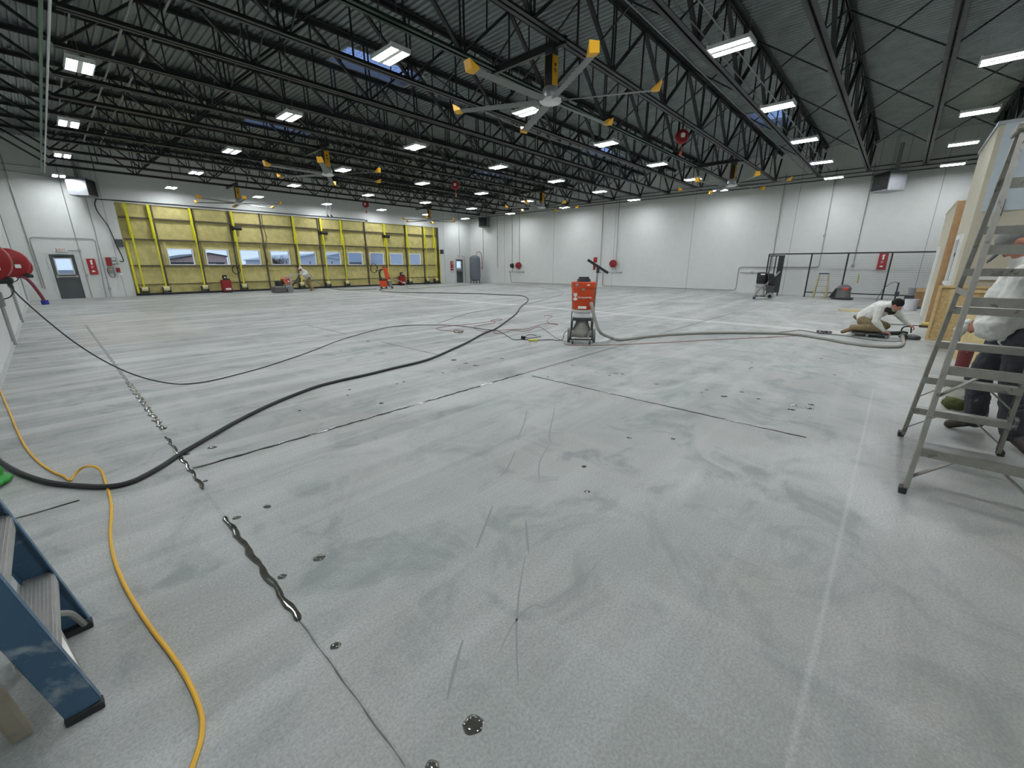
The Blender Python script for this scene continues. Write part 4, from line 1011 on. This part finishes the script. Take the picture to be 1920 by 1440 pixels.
# the man pushing the grinder
PM, P, R = person('person in white shirt and cap leaning into the floor grinder by the hangar door',
 dict(pelvis=(10.88,26.9,.80),chest=(10.70,26.85,1.12),neck=(10.60,26.85,1.27),head=(10.49,26.82,1.33),
  shL=(10.68,26.66,1.20),elL=(10.58,26.52,1.0),wrL=(10.40,26.45,1.0),shR=(10.68,27.02,1.20),elR=(10.58,27.05,1.0),wrR=(10.40,26.85,1.02),
  hipL=(10.9,26.8,.78),knL=(10.84,26.75,.45),anL=(11.03,26.78,.14),toeL=(10.89,26.76,.04),hipR=(10.9,27.0,.78),knR=(10.88,27.02,.45),anR=(11.1,27.05,.14),toeR=(10.98,27.05,.04),
  hdL=(-1,0,-.1),hnL=(0,0,-1),hdR=(-1,0,-.1),hnR=(0,0,-1),tsL=1,tsR=-1), m_sweat, m_khaki, m_boot, (-.85,-.3,-.25), (-.2,0,.95), vox=.013)
b = MB(); b.ell(P(0,-.02,.06),(.092,.11,.08),R); q = b.build('cap', m_white, PM); remesh(q,.012)
MB().ell(P(0,.12,.045),(.07,.06,.012),R).build('cap_brim', m_white, PM)
b = MB(); b.ell(P(0,.045,-.07),(.066,.06,.06),R); q = b.build('beard', mat('brown_beard',(84,48,36),.9), PM); remesh(q,.012)

# ================= LADDERS =================
def chan(mb, p0, p1, w, d, up=(0,1,0), wall=.004):   # C-channel: web w wide, flanges d deep
    p0 = Vector(p0); p1 = Vector(p1); dr = (p1-p0).normalized(); u = (Vector(up)-dr*dr.dot(Vector(up))).normalized(); a = dr.cross(u)
    mb.bar(p0, p1, w, wall, up=tuple(u))
    for s in (-1,1): mb.bar(p0+a*s*(w/2)+u*(d/2), p1+a*s*(w/2)+u*(d/2), wall, d, up=tuple(u))
t = thing('ladder', 'tall aluminium stepladder standing at the right edge of the photo', 'ladder', (0,0,0))
ZA = 2.38; nx, fx, ax = 3.78, 5.12, 4.45; ny, wy = -.30, -.93; tp = .045
def nr(z, s): return V(nx+(ax-.06-nx)*z/ZA, (ny-tp*z) if s > 0 else (wy+tp*z), z)
def fr(z, s): return V(fx-(fx-ax-.06)*z/ZA, (ny+.01-tp*z) if s > 0 else (wy+.02+tp*z), z)
for f in (nr, fr):
    for s in (1,-1):
        mb = MB(); chan(mb, f(.03,s), f(ZA,s), .062, .026*-1 if s > 0 else .026)
        q = mb.build('rail', m_lad, t, smooth=False)
        p = f(0,s); MB().box(p.x-.04,p.x+.04,p.y-.022,p.y+.022,0,.045).build('rubber_foot', m_rubber, q, smooth=False, bevel=.006)
for z in (.32,.62,.94,1.23,1.52,1.81,2.1):
    a, c = fr(z,1), fr(z,-1); MB().box(a.x-.045,a.x+.045,c.y,a.y,z-.012,z).box(a.x-.045,a.x-.040,c.y,a.y,z-.055,z-.012).box(a.x+.040,a.x+.045,c.y,a.y,z-.03,z-.012).build('step', m_lad, t, smooth=False)
for z in (.30,.86,1.31,1.64,2.05):
    a, c = nr(z,1), nr(z,-1); MB().box(a.x-.02,a.x-.014,c.y,a.y,z-.03,z+.03).box(a.x-.014,a.x+.01,c.y,a.y,z+.025,z+.03).build('rear_rung', m_lad, t, smooth=False)
for z in (.62,.3):
    for s in (1,-1):
        a = fr(z-.22,s); c = fr(z,s); MB().bar((a.x,a.y,a.z),(c.x,c.y-.2*s,c.z-.02),.035,.008).build('step_brace', m_lad, t, smooth=False)
for z, dz in ((.30,-.2),(.88,-.22)):
    for s in (1,-1):
        a = nr(z+dz,s); c = nr(z,s); MB().bar(a, V(c.x,c.y-.2*s,c.z-.02), .035,.008).build('rear_brace', m_lad, t, smooth=False)
for s in (1,-1):
    a = nr(1.36,s); c = fr(1.36,s); MB().bar(a, c, .04,.005,(0,1,0)).build('spreader', m_lad, t, smooth=False)
MB().box(ax-.12,ax+.12,wy+tp*ZA-.03,ny-tp*ZA+.03,ZA-.02,ZA+.03).build('top_cap', m_lad, t, smooth=False, bevel=.01)
# blue ladder, folded and leaning on the left wall
t = thing('ladder', 'blue fibreglass stepladder with ribbed aluminium steps leaning on the left wall, bottom left', 'ladder', (0,0,0))
LN = -.172
for y, s in ((1.86,1),(2.40,-1)):
    mb = MB(); chan(mb, (-.225,y,.03), (-.225+LN*2.4,y,2.4), .088, .03*s, (0,1,0), .005)
    q = mb.build('rail', m_blue, t, smooth=False)
    MB().box(-.275,-.175,y-.012,y+.03*s if s>0 else y+.012,0,.03).build('rubber_foot', m_rubber, q, smooth=False, bevel=.004) if s > 0 else MB().box(-.275,-.175,y-.035,y+.012,0,.03).build('rubber_foot', m_rubber, q, smooth=False, bevel=.004)
for y in (1.90,2.36):
    MB().bar((-.37,y,.02),(-.37-.11*2.3,y,2.3),.055,.03,(0,1,0)).build('rear_rail', mat('worn_fibreglass',(150,142,126),.6,dirt=((84,110,128),5,.55)), t, smooth=False, bevel=.01)
m_step = mat('ribbed_step', (186,186,182), .4, .7, var=.1, scale=20)
for k in range(7):
    z = .32+.30*k; x = -.225+LN*z
    mb = MB().box(x-.05,x+.05,1.865,2.395,z-.008,z).box(x+.045,x+.05,1.865,2.395,z-.06,z-.008).box(x-.05,x-.045,1.865,2.395,z-.035,z-.008)
    for q in range(9): mb.box(x-.045+q*.0105,x-.041+q*.0105,1.87,2.39,z,z+.004)
    for q in range(4): mb.box(x+.05,x+.053,1.87,2.39,z-.054+q*.013,z-.049+q*.013)
    mb.build('step', m_step, t, smooth=False)
MB().tube(smoothpath([(-.2,2.37,.03),(-.22,2.3,.15),(-.25,2.15,.27)],4), .012, 6).build('step_brace', m_alu, t)
MB().tube(smoothpath([(-.2,1.89,.03),(-.22,1.96,.15),(-.25,2.1,.27)],4), .012, 6).build('step_brace', m_alu, t)
MB().box(-.74+.03,-.56,1.84,2.42,2.36,2.42).build('top_cap', m_blue, t, smooth=False, bevel=.01)
# small stepladder by the fence
t = thing('ladder', 'small wooden-coloured stepladder with blue top standing before the wire fence', 'ladder', (24.95,2.65,0), -PI/2)
m_ly = mat('yellow_fibreglass',(176,164,120),.6)
for s in (-1,1):
    MB().bar((s*.26,-.25,0),(s*.17,.0,1.12),.05,.03).build('rail', m_ly, t, smooth=False)
    MB().bar((s*.26,.3,0),(s*.17,.03,1.12),.04,.03).build('rear_rail', m_ly, t, smooth=False)
for z in (.28,.56,.84): MB().box(-.25+z*.08,.25-z*.08,-.25+z*.22-.04,-.25+z*.22+.05,z-.02,z).build('step', m_alu, t, smooth=False)
MB().bar((-.25,-.24,.05),(-.12,-.19,.27),.02).bar((.25,-.24,.05),(.12,-.19,.27),.02).build('step_brace', m_alu, t, smooth=False)
MB().box(-.19,.19,-.07,.1,1.11,1.16).build('top_cap', mat('blue_top',(60,72,110),.5), t, smooth=False, bevel=.01)
# ================= UNFINISHED ROOMS AT THE RIGHT =================
WYR = -.88
t = thing('partition_room', 'tall cream unfinished partition room with pale blue upper panel at the right edge', 'partition', (12.75,WYR,0))
MB().box(0,2.9,-4.2,0,0,4.1).build('wall', m_insul, t, smooth=False)
MB().box(-.03,0,-2.6,-.08,2.55,4.12).build('upper_panel', mat('pale_blue_board',(196,208,216),.6,var=.04), t, smooth=False)
MB().box(-.035,2.95,-4.2,.03,4.08,4.14).build('top_plate', mat('grey_cap_strip',(170,178,182),.6), t, smooth=False)
mb = MB(); mb.box(.75,.85,0,.05,1.17,2.08).box(1.65,1.75,0,.05,1.17,2.08).box(.75,1.75,0,.06,2.08,2.18).box(.7,1.8,0,.08,1.1,1.17)
f = mb.build('window_frame', m_white, t, smooth=False)
MB().box(.85,1.65,.005,.015,1.17,2.08).build('pane', mat('grey_pane',(150,156,160),.2), f, smooth=False)
MB().box(-.05,0,-4.2,-.3,1.25,1.31).build('ledge', m_white, t, smooth=False)
MB().box(-.08,-.03,-.36,-.33,2.45,2.75).build('bracket', m_black, t, smooth=False)
MB().box(1.1,1.22,.015,.05,1.72,1.8).build('latch', m_black, t, smooth=False)
t = thing('partition_room', 'brown plywood partition room farther back at the right end of the fence', 'partition', (15.85,-.75,0))
MB().box(0,3.85,-3.8,0,0,3.07).build('wall', m_insul, t, smooth=False)
MB().box(-.02,0,-3.8,-.0,0,3.08).build('plywood_face', m_ply, t, smooth=False)
MB().box(.0,3.9,-.02,.02,3.05,3.10).build('top_plate', m_insul, t, smooth=False)
MB().box(2.0,2.9,0,.03,0,2.05).build('door_leaf', m_white, t, smooth=False)
def frame_panel(x, y0, y1, h, lab, lean=.06):
    t = thing('framed_panel', lab, 'wall panel', (x,0,0))
    def P(y,z,d=0): return V(d+lean*z, y, z)
    MB().hexa([P(y1,.0,0),P(y1,.0,.03),P(y0,.0,.03),P(y0,.0,0),P(y1,h,0),P(y1,h,.03),P(y0,h,.03),P(y0,h,0)]).build('board', m_osb, t, smooth=False)
    mb = MB()
    mb.bar(P(y0-.02,0,-.02),P(y0-.02,h,-.02),.045,.045).bar(P(y1+.02,0,-.02),P(y1+.02,h,-.02),.045,.045).bar(P(y0,h-.02,-.02),P(y1,h-.02,-.02),.045,.045).bar(P(y0,.025,-.02),P(y1,.025,-.02),.045,.045)
    mb.build('timber_frame', m_pine, t, smooth=False)
frame_panel(12.4, -.66, -2.2, 1.13, 'strand board panel in a pine frame leaning by the cream room, farther one')
frame_panel(11.2, -.78, -2.4, 1.10, 'pine-framed strand board panel right in front of the farther one')
o = MB().hexa([(10.2,-.95,0),(10.2,-.92,0),(9.3,-1.5,0),(9.3,-1.53,0),(10.2,-.95,.95),(10.2,-.92,.95),(9.3,-1.5,.95),(9.3,-1.53,.95)]).build('foam_board', mat('crumpled_yellow_board',(206,188,138),.8,var=.12,scale=4,bump=1,bscale=6), smooth=False); tag(o, 'crumpled yellow insulation board standing behind the legs of the man at the ladder', 'insulation board')

# odds and ends on the floor
def bucket(loc, r, h, m, lab, lid=None):
    t = thing('bucket', lab, 'bucket', loc)
    MB().lathe([(0,0),(r*.85,0),(r,h),(r*1.04,h),(r*1.04,h-.03),(r*.96,h-.03),(r*.82,.01),(0,.012)] if not lid else [(0,0),(r*.85,0),(r,h),(0,h)],24).build('pail', m, t)
    if lid: MB().lathe([(0,h),(r*1.06,h),(r*1.06,h+.03),(0,h+.035)],24).build('lid', lid, t)
    MB().tube([(r*math.cos(a),0,h-.02+r*.5*math.sin(a)*-1) for a in [k*PI/8 for k in range(9)]],.004,5).build('bail', m_alu, t)
    return t
m_wb = mat('white_bucket',(212,214,220),.45)
bucket((20.3,-.50,0), .19, .38, m_wb, 'white bucket on the floor right of the kneeling man')
bucket((24.4,-.55,.30), .15, .3, mat('grey_bucket',(150,150,156),.5), 'grey bucket standing on the dark crate beside the wire fence')
o = MB().box(-.25,.3,-.22,.22,0,.3).build('crate', m_dgrey, None, (24.4,-.55,0), smooth=False, bevel=.02); tag(o,'low dark crate carrying the grey bucket by the fence','crate')
bucket((9.0,-.95,0), .085, .33, mat('dark_red_bucket',(110,44,46),.5), 'dark red bucket with cream lid seen through the big ladder', mat('cream_lid',(216,206,150),.5))
t = thing('paper_bag', 'crumpled brown paper bag standing at the right foot of the wire fence', 'bag', (22.3,-.80,0))
MB().hexa([(-.2,-.22,0),(.2,-.22,0),(.2,.22,0),(-.2,.22,0),(-.17,-.2,.55),(.15,-.2,.55),(.15,.2,.55),(-.17,.2,.55)]).add([(-.17,-.2,.55),(.15,-.2,.55),(.15,.2,.55),(-.17,.2,.55),(-.02,-.15,.72),(-.02,.22,.66)],[(0,1,4),(2,3,5),(0,4,5,3),(1,2,5,4)]).build('sack', mat('kraft_paper',(156,126,88),.85,var=.15,bump=.8,bscale=6), t, smooth=False)
o = MB().box(-.5,.5,-.45,.3,0,.035).build('tray', m_dgrey, None, (21.6,-.85,0), smooth=False); tag(o,'flat dark tray on the floor beside the brown paper bag','tray')
o = MB().box(-.2,.2,-.18,.18,0,.14).build('toolbox', m_black, None, (20.0,-.95,0), smooth=False, bevel=.03); tag(o,'small black case right of the white bucket','box')
o = MB().box(-.2,.2,-.25,.25,0,.1).build('box', m_white, None, (20.9,-1.25,0), smooth=False, bevel=.01); tag(o,'flat white box at the foot of the plywood room','box')
for k,(x,y,a,l,lab) in enumerate(((18.6,1.05,.2,.6,'left'),(18.3,.85,-.3,.5,'right'))):
    o = MB().box(-l/2,l/2,-.04,.04,0,.05).build('timber_offcut', m_pine, None, (x,y,0), a+PI/2, smooth=False); tag(o,'short pine offcut on the floor behind the kneeling man, the %s one'%lab,'timber')
t = thing('core_drill', 'thin upright drill stand with looped cord at the foot of the wire fence', 'tool', (24.6,-.05,0))
MB().cyl((0,0,.0),(0,0,.8),.03,n=10).box(-.1,.1,-.1,.1,0,.03).build('stand', m_dgrey, t)
MB().box(-.07,.07,-.1,.05,.22,.42).build('motor', m_dgrey, t, smooth=False, bevel=.02)
MB().tube(smoothpath([(0,0,.75),(0,.15,.82),(0,.4,.6),(0,.55,.2),(0,.6,.02)],5),.012,6).build('cord', m_rubber, t)
t = thing('work_light', 'yellow-handled tool lying beside a long bar right of the kneeling man', 'tool', (14.9,-.62,0))
MB().box(-.1,.1,-.28,.0,0,.05).build('base', mat('rust_base',(88,62,50),.7), t, smooth=False, bevel=.01)
MB().box(-.08,.06,-.2,-.03,.05,.13).build('yellow_grip', mat('dull_yellow',(206,190,110),.6), t, smooth=False, bevel=.03)
MB().bar((0,.0,.03),(0,.55,.02),.02).build('bar', m_dgrey, t, smooth=False)
o = MB().box(-.012,.012,-.03,.03,0,.32).cyl((0,0,.3),(0,0,.42),.02,.008,10).build('hanging_brush', m_ly, None, (25.44,1.38,.72)); tag(o,'narrow brush hanging on the wire fence','brush')
t = thing('plastic_tub', 'clear plastic tub lying behind the big ladder with an olive lump inside', 'tub', tuple(F(1800,768)))
MB().lathe([(0,0),(.15,0),(.17,.25),(.175,.25),(.175,.24),(.155,.01),(0,.01)],24).build('tub', mat('milky_plastic',(196,196,184),.4), t)
q = MB().ell((-.1,.06,.09),(.12,.11,.08)).build('olive_bag', mat('olive_lump',(74,78,34),.8,bump=1,bscale=30), t); remesh(q,.02); cloth_mod(q,.06,.05)
t = thing('green_bag', 'bright green plastic bag on the floor at the left edge of the photo', 'bag', (-.585,4.62,0))
q = MB().ell((0,0,.12),(.08,.11,.13)).ell((.01,0,.04),(.10,.13,.04)).build('sack', mat('green_plastic',(40,150,52),.35,var=.3,scale=6), t); remesh(q,.012); cloth_mod(q,.04,.05)
MB().ell((0,0,.29),(.06,.05,.05)).build('pale_top', mat('pale_green',(150,190,150),.3), t)

# ================= CORDS AND HOSES =================
def cord(pxs, r, m, lab, cat='cord', name='cord', z=None, sub=6, n=8):
    pts = [F(p[0],p[1],p[2] if len(p) > 2 else r) for p in pxs]
    return tag(MB().tube(smoothpath(pts,sub), r, n).build(name, m), lab, cat)
m_yc = mat('yellow_cord',(222,172,52),.5,var=.06)
m_hose = mat('grey_hose',(150,150,142),.55,var=.06)
m_rc = mat('red_cord',(150,92,84),.6)
cord([(-6,712),(2,735),(20,778),(42,828),(68,862),(100,885),(120,893),(131,901),(140,890,.03),(152,879,.06),(165,874,.08),(180,876,.06),(191,885,.03),(198,905),(207,935),(209,965),(207,1000),(212,1040),(228,1085),(252,1130),(285,1180),(322,1228),(350,1272),(370,1315),(379,1350),(376,1390),(360,1440),(352,1475)], .0085, m_yc, 'yellow extension cord winding over the floor at the left')
cord([(-10,855,.04),(2,867),(40,888),(90,904),(150,911),(205,912),(250,902),(300,876),(340,850),(400,815),(440,792),(500,762),(560,737),(600,723),(640,713),(690,702),(735,691),(800,675),(850,654),(880,640),(905,626),(930,616),(950,602),(968,588),(976,576),(986,568),(990,563),(988,558),(975,554),(950,553),(905,551),(860,550),(800,549),(745,548),(718,546),(712,543),(722,540)], .019, m_rubber, 'thick black cable sweeping across the floor from the left edge to the far extractor', 'cable', 'cable')
p0 = Vector((-.33,7.66,1.36)); air = [p0, PX(30,549,-.27)]
tt = [(8,523),(30,549),(60,577),(100,611),(140,642),(185,671),(230,694),(275,710),(320,719)]
air = []
for k,(x,y) in enumerate(tt):
    f = k/len(tt); Yk = 7.66*(1-f)+6.95*f; q = PY(x,y,Yk); air.append(q)
gp = [F(x,y,.007) for x,y in [(350,720),(385,716),(430,706),(500,687),(580,660),(640,637),(700,620),(740,612),(790,609.5),(830,609.5),(870,612),(905,617),(930,619.5),(945,626),(956,633),(965,637),(985,636.5),(1005,638),(1030,637),(1045,638),(1055,636),(1058,625),(1065,618.5)]]
tag(MB().tube(smoothpath(air+gp,5), .008, 7).build('cord', m_rubber), 'thin black cord sagging from the nearest wall reel and running to the orange extractor', 'cord')
o = tag(MB().cyl(F(1007,638,.03),F(1003,638,.03),.035,n=12).cyl(F(1001,638,.02),F(991,638,.02),.018,n=10).build('connector', m_yel), 'yellow cord connector on the floor left of the orange extractor','connector')
o = tag(MB().box(-.02,.02,-.045,.045,0,.08).build('plug', m_black, None, tuple(F(981,637,0))), 'black plug on the floor further left of the yellow connector', 'plug')
cord([(1058,640),(1050,637),(1040,632),(1018,616),(1008,613),(985,621),(960,619),(1,1)][:7]+[(945,624),(930,625),(925,622),(950,618),(985,617),(1000,613),(1020,607),(1040,607),(1046,609),(1030,606),(1026,600),(1035,594),(1034,592),(1022,592),(1020,594)], .006, m_rc, 'tangled thin red cord left of the orange extractor, larger tangle')
cord([(925,618),(905,621),(888,615),(895,611),(925,606),(928,603),(920,601),(935,598),(942,600),(925,602),(905,605),(870,609),(845,611),(820,615),(822,618),(850,621)], .006, m_rc, 'thin red cord looping left of the thick black cable')
cord([(820,607),(845,598),(880,587),(920,580),(960,574),(985,571),(1010,565),(1040,556),(1055,551),(1050,546),(1030,541),(990,537),(930,534)], .006, mat('pale_cord',(120,124,116),.6), 'faint thin cord curving far across the floor beyond the thick cable')
cord([(1058,640),(1062,646),(1100,648),(1160,646),(1230,643),(1320,638),(1420,633),(1470,631),(1493,629),(1488,626),(1440,624)], .006, m_rc, 'thin red cord running from the orange extractor along the grey hose')
cord([(1440,624),(1485,621),(1500,619),(1530,624),(1545,626),(1570,628),(1600,632),(1640,638),(1680,640),(1700,637)], .007, m_rubber, 'dark cord lying along the hose to the hand grinder')
# grey suction hose: from the drum of the orange extractor to the hand grinder
vb = Matrix.Rotation(-math.radians(57.3),4,'Z')
def vl(x,y,z): return Vector((7.2,4.62,0))+vb @ Vector((x,y,z))
hs = [vl(.16,-.24,.83), vl(.18,-.30,.77), vl(.24,-.32,.55), vl(.36,-.34,.28)]
hs += [F(x,y,.028) for x,y in [(1148,634),(1160,637),(1175,636),(1205,632),(1260,627),(1330,624),(1400,624),(1480,626),(1540,634),(1590,643),(1640,649),(1680,650),(1693,645),(1693,638)]]
hs += [Vector((12.14,-.30,.06)), Vector((12.16,-.26,.07))]
tag(MB().tube(smoothpath(hs,7), .031, 12).build('suction_hose', m_hose), 'thick grey suction hose from the orange extractor to the hand grinder', 'hose')
hs = [Vector((10.5,26.45,1.0)), Vector((10.95,26.6,.95)), PY(592,527,26.6)] + [F(x,y,.03) for x,y in [(612,539),(640,543.5),(680,543),(706,541.5)]]
tag(MB().tube(smoothpath(hs,6), .028, 10).build('suction_hose', m_hose), 'pale hose trailing from the man at the hangar door along the floor', 'hose')
tag(MB().tube(smoothpath([vv+V(0,.06,.02) for vv in hs],6), .014, 8).build('cable', m_rubber), 'dark cable trailing beside the pale hose behind the grinder man', 'cable')
hs = [Vector((15.75,25.7,.78)), Vector((16.6,25.2,.35)), F(765,540,.03), F(775,541,.03), F(785,541,.03), F(800,539,.03), F(870,535,.03), F(905,533,.03)]
tag(MB().tube(smoothpath(hs,6), [.03]*19+[.02]*(len(smoothpath(hs,6))-19), 10).build('suction_hose', m_hose), 'pale hose from the far orange extractor toward the corner', 'hose')
# small coil of cord by the creeper and one of the red/green tangles
def coil(px_, r, lab, m, n=3):
    c = F(*px_, .02); pts = [c+V(r*math.cos(a)*(1+.15*math.sin(3*a)), r*1.6*math.sin(a), .02+.02*math.sin(a*1.7)) for a in [k*.4 for k in range(int(n*16))]]
    tag(MB().tube(pts, .007, 6).build('cord_coil', m), lab, 'cord')
coil((1545,624), .09, 'small dark cord bundle on the floor left of the kneeling man', m_rubber)
coil((860,623), .09, 'small red and green cord bundle on the open floor left of centre', mat('mixed_cord',(120,96,70),.6), 2)
coil((1000,633), .12, 'loop of black cord just left of the orange extractor wheels', m_rubber, 1)

# ================= JOINT FILLER, DROPS, MARKS =================
m_ep = mat('wet_epoxy',(70,71,64),.09,var=.25,scale=12,spec=.7,coat=.5)
m_ep2 = mat('dull_epoxy',(96,99,94),.35,var=.2,scale=12)
rj = random.Random(11)
def filler(a, b, wd, m, lab, jag=.35, fixx=None, fixy=None, h=.006):
    a = F(*a); b = F(*b)
    if fixx is not None: a.x = b.x = fixx
    if fixy is not None: a.y = b.y = fixy
    L = (b-a).length; n = max(6, min(300, int(L/.02))); d = (b-a).normalized(); s = V(-d.y,d.x,0); mb = MB(); ph = rj.uniform(0,6)
    wl = [wd*(1+jag*(math.sin(i*.45+ph)*.3+math.sin(i*1.13+ph*2)*.25+rj.uniform(-.12,.12))) for i in range(n+1)]
    wl[0] *= .55; wl[-1] *= .6
    for i in range(n+1):
        p = a+(b-a)*(i/n)+s*wd*jag*.5*math.sin(i*.55+ph)*.6
        for q, hh in ((-1,0),(-.75,h*.8),(0,h),(.75,h*.8),(1,0)): mb.v.append(tuple(p+s*q*wl[i]/2+V(0,0,hh+.0005)))
    for i in range(n):
        for q in range(4): mb.f.append((i*5+q,i*5+q+1,i*5+q+6,i*5+q+5))
    return tag(mb.build('joint_filler', m), lab, 'floor filler', 'strips of joint filler')
filler((243,716),(306,806), .05, m_ep, 'wet jagged filler strip in the left joint, upper stretch', .6, fixx=.47)
filler((308,820),(384,918), .026, m_ep, 'thin filler strip in the left joint crossing under the thick black cable', .8, fixx=.455)
filler((420,971),(563,1163), .033, m_ep, 'wide wet filler strip nearest the camera, bottom left', .5, fixx=.455, h=.011)
filler((158,610),(241,716), .035, m_ep2, 'dull grey filler strip far up the left joint', .6, fixx=.47)
filler((562,1163),(758,1440), .006, m_ep2, 'hairline joint running to the bottom edge below the wide filler strip', .8, fixx=.455, h=.001)
filler((360,882),(985,702), .030, m_ep, 'long filler strip crossing the floor diagonally, nearer half', .6, fixy=3.85)
filler((985,702),(1169,646), .026, m_ep2, 'long diagonal filler strip, farther half up to the grey hose', .6, fixy=3.85)
filler((1180,643),(1383,585), .018, m_ep2, 'thin far stretch of the diagonal joint beyond the hose', .6, fixy=3.87)
filler((28,975),(150,943), .016, m_ep, 'short dark joint stretch right of the blue ladder', .5, fixy=3.87)
filler((993,706),(1513,820), .018, m_ep, 'dark filler strip running right from the middle of the floor', .5, fixx=4.46)
filler((705,643),(820,668), .015, m_ep2, 'broken faint joint line behind the thick black cable', 1.2, fixx=4.46)
filler((560,612),(640,628), .015, m_ep2, 'faint short joint line on the far left floor', 1.2, fixx=4.46)
def drop(x, y, wpx, lab, m=None, el=.75, grp='epoxy drops on the floor'):
    c = F(x,y); e = F(x+wpx/2,y); r = (e-c).length; n = 18; ph = rj.uniform(0,6)
    d = (e-c).normalized(); s = V(-d.y,d.x,0); mb = MB(); 
    for k, (rr, hh) in enumerate(((1,.0006),(.85,.004),(.5,.0062))):
        for i in range(n):
            a = 2*PI*i/n; q = r*rr*(1+.12*math.sin(2*a+ph)+.07*math.sin(5*a+ph))
            mb.v.append(tuple(c+d*q*math.cos(a)+s*q*el*math.sin(a)+V(0,0,min(hh,r*.25)))) 
    mb.v.append(tuple(c+V(0,0,min(.0066,r*.28))))
    for k in range(2):
        for i in range(n): mb.f.append((k*n+i,k*n+(i+1)%n,(k+1)*n+(i+1)%n,(k+1)*n+i))
    for i in range(n): mb.f.append((2*n+i,2*n+(i+1)%n,3*n))
    return tag(mb.build('epoxy_drop', m or m_ep), lab, 'spill', grp)
for x,y,w_,lab in ((887,1359,44,'largest wet grey drop near the bottom centre'),(811,1438,30,'round wet drop cut by the bottom edge'),(629,1211,20,'wet drop below the near end of the wide filler strip'),
  (598,1046,24,'oval wet drop right of the wide filler strip'),(529,1081,18,'wet drop touching the wide filler strip'),(501,950,15,'small drop above and right of the wide filler strip'),
  (444,971,15,'small drop beside the top end of the wide filler strip'),(398,839,15,'oval drop just below the thick black cable'),(350,852,11,'tiny drop between the left joint and the thick cable'),
  (385,902,10,'small drop by the foot of the upper left joint strip'),(1101,922,11,'lower of the two small drops right of centre'),(1095,875,10,'upper of the two small drops right of centre'),
  (1180,821,10,'left of the two small drops above the pair right of centre'),(1262,823,8,'right of the two small drops above the pair right of centre'),(715,756,12,'oval drop just above the long diagonal strip'),
  (1358,743,12,'curved dark drop in the right half above the dark strip'),(1422,758-10,7,'tiny drop left of the group of four on the right'),(1391,735,8,'tiny drop right of the curved dark drop')):
    drop(x,y,w_,lab)
for lab, l in (('one of four flat drops in a tight group on the right part of the floor',((1489,760,14),(1484,768,13),(1521,758.5,12),(1519,766,13))),
  ('one of the tiny far drops scattered above the dark right-hand strip',((1155,700.5,8),(1167,701.5,8),(1231,720,10),(1143,704,6),(1073,685,6),(1027,707,6),(1409,689,7),(1406,691.5,6),(1410,680,5),(1540,672,7),(1565,703,6),(1325,731,7),(1316,736,5))),
  ('one of the scattered dark drops between the thick cable and the diagonal strip',((851,675,12),(875,681,11),(893,685,12),(941,672,8),(860,691,5),(830,699,6),(802,706,5),(757,716,5),(744,720,5),(655,731,6),(652,741,5),(690,640,8),(562,770,5)))):
    for x,y,w_ in l: drop(x,y,w_,lab,m_ep2 if 'far' in lab else None,.8,lab.replace('one of the ','').replace('one of ',''))
m_sc = mat('scuff',(132,137,135),.6,var=.05)
SCU = [([(988,768),(984,790),(975,812),(971,826)],.012),([(967,845),(952,876),(938,894)],.014),([(1040,765),(1034,795),(1030,815),(1033,832)],.012),([(1030,835),(1015,858),(1010,880),(1012,902)],.010),
 ([(924,948),(910,985),(893,1028)],.016),([(986,975),(988,1005),(991,1036)],.015),([(985,1042),(975,1100),(969,1160),(969,1230),(972,1280)],.009),([(868,1200),(852,1255),(838,1312)],.013),
 ([(935,1226),(960,1175),(985,1145),(1005,1134),(1022,1141)],.007),([(1055,1115),(1070,1106),(1088,1110)],.006),([(1090,1096),(1108,1070),(1130,1045)],.005)]
PL = ['thin scuff mark left of floor centre, highest','scuff mark below the highest one','scuff mark right of floor centre, highest on that side','bent scuff mark below it on the right side','broad slanting scuff mark in the left of the wheel tracks','broad scuff mark at the top of the long right track','long thin wheel track down the middle foreground','broad faint scuff mark left of the largest wet drop','curved scuff crossing the long wheel track','short curved scuff right of the long wheel track','thin slanting scuff right of the short curved one']
for (pts, wd), lab in zip(SCU, PL):
    sp = smoothpath([F(*p) for p in pts],5); mb = MB(); n = len(sp)
    for i, p in enumerate(sp):
        d = (sp[min(i+1,n-1)]-sp[max(i-1,0)]).normalized(); s = V(-d.y,d.x,0); ww = wd/2*(.35+.65*math.sin(PI*(i+.5)/n))
        mb.v += [tuple(p+s*ww+V(0,0,.0006)), tuple(p-s*ww+V(0,0,.0006))]
    mb.f = [(2*i,2*i+1,2*i+3,2*i+2) for i in range(n-1)]
    tag(mb.build('scuff_mark', m_sc, smooth=False), lab, 'floor mark', 'scuff marks on the floor')
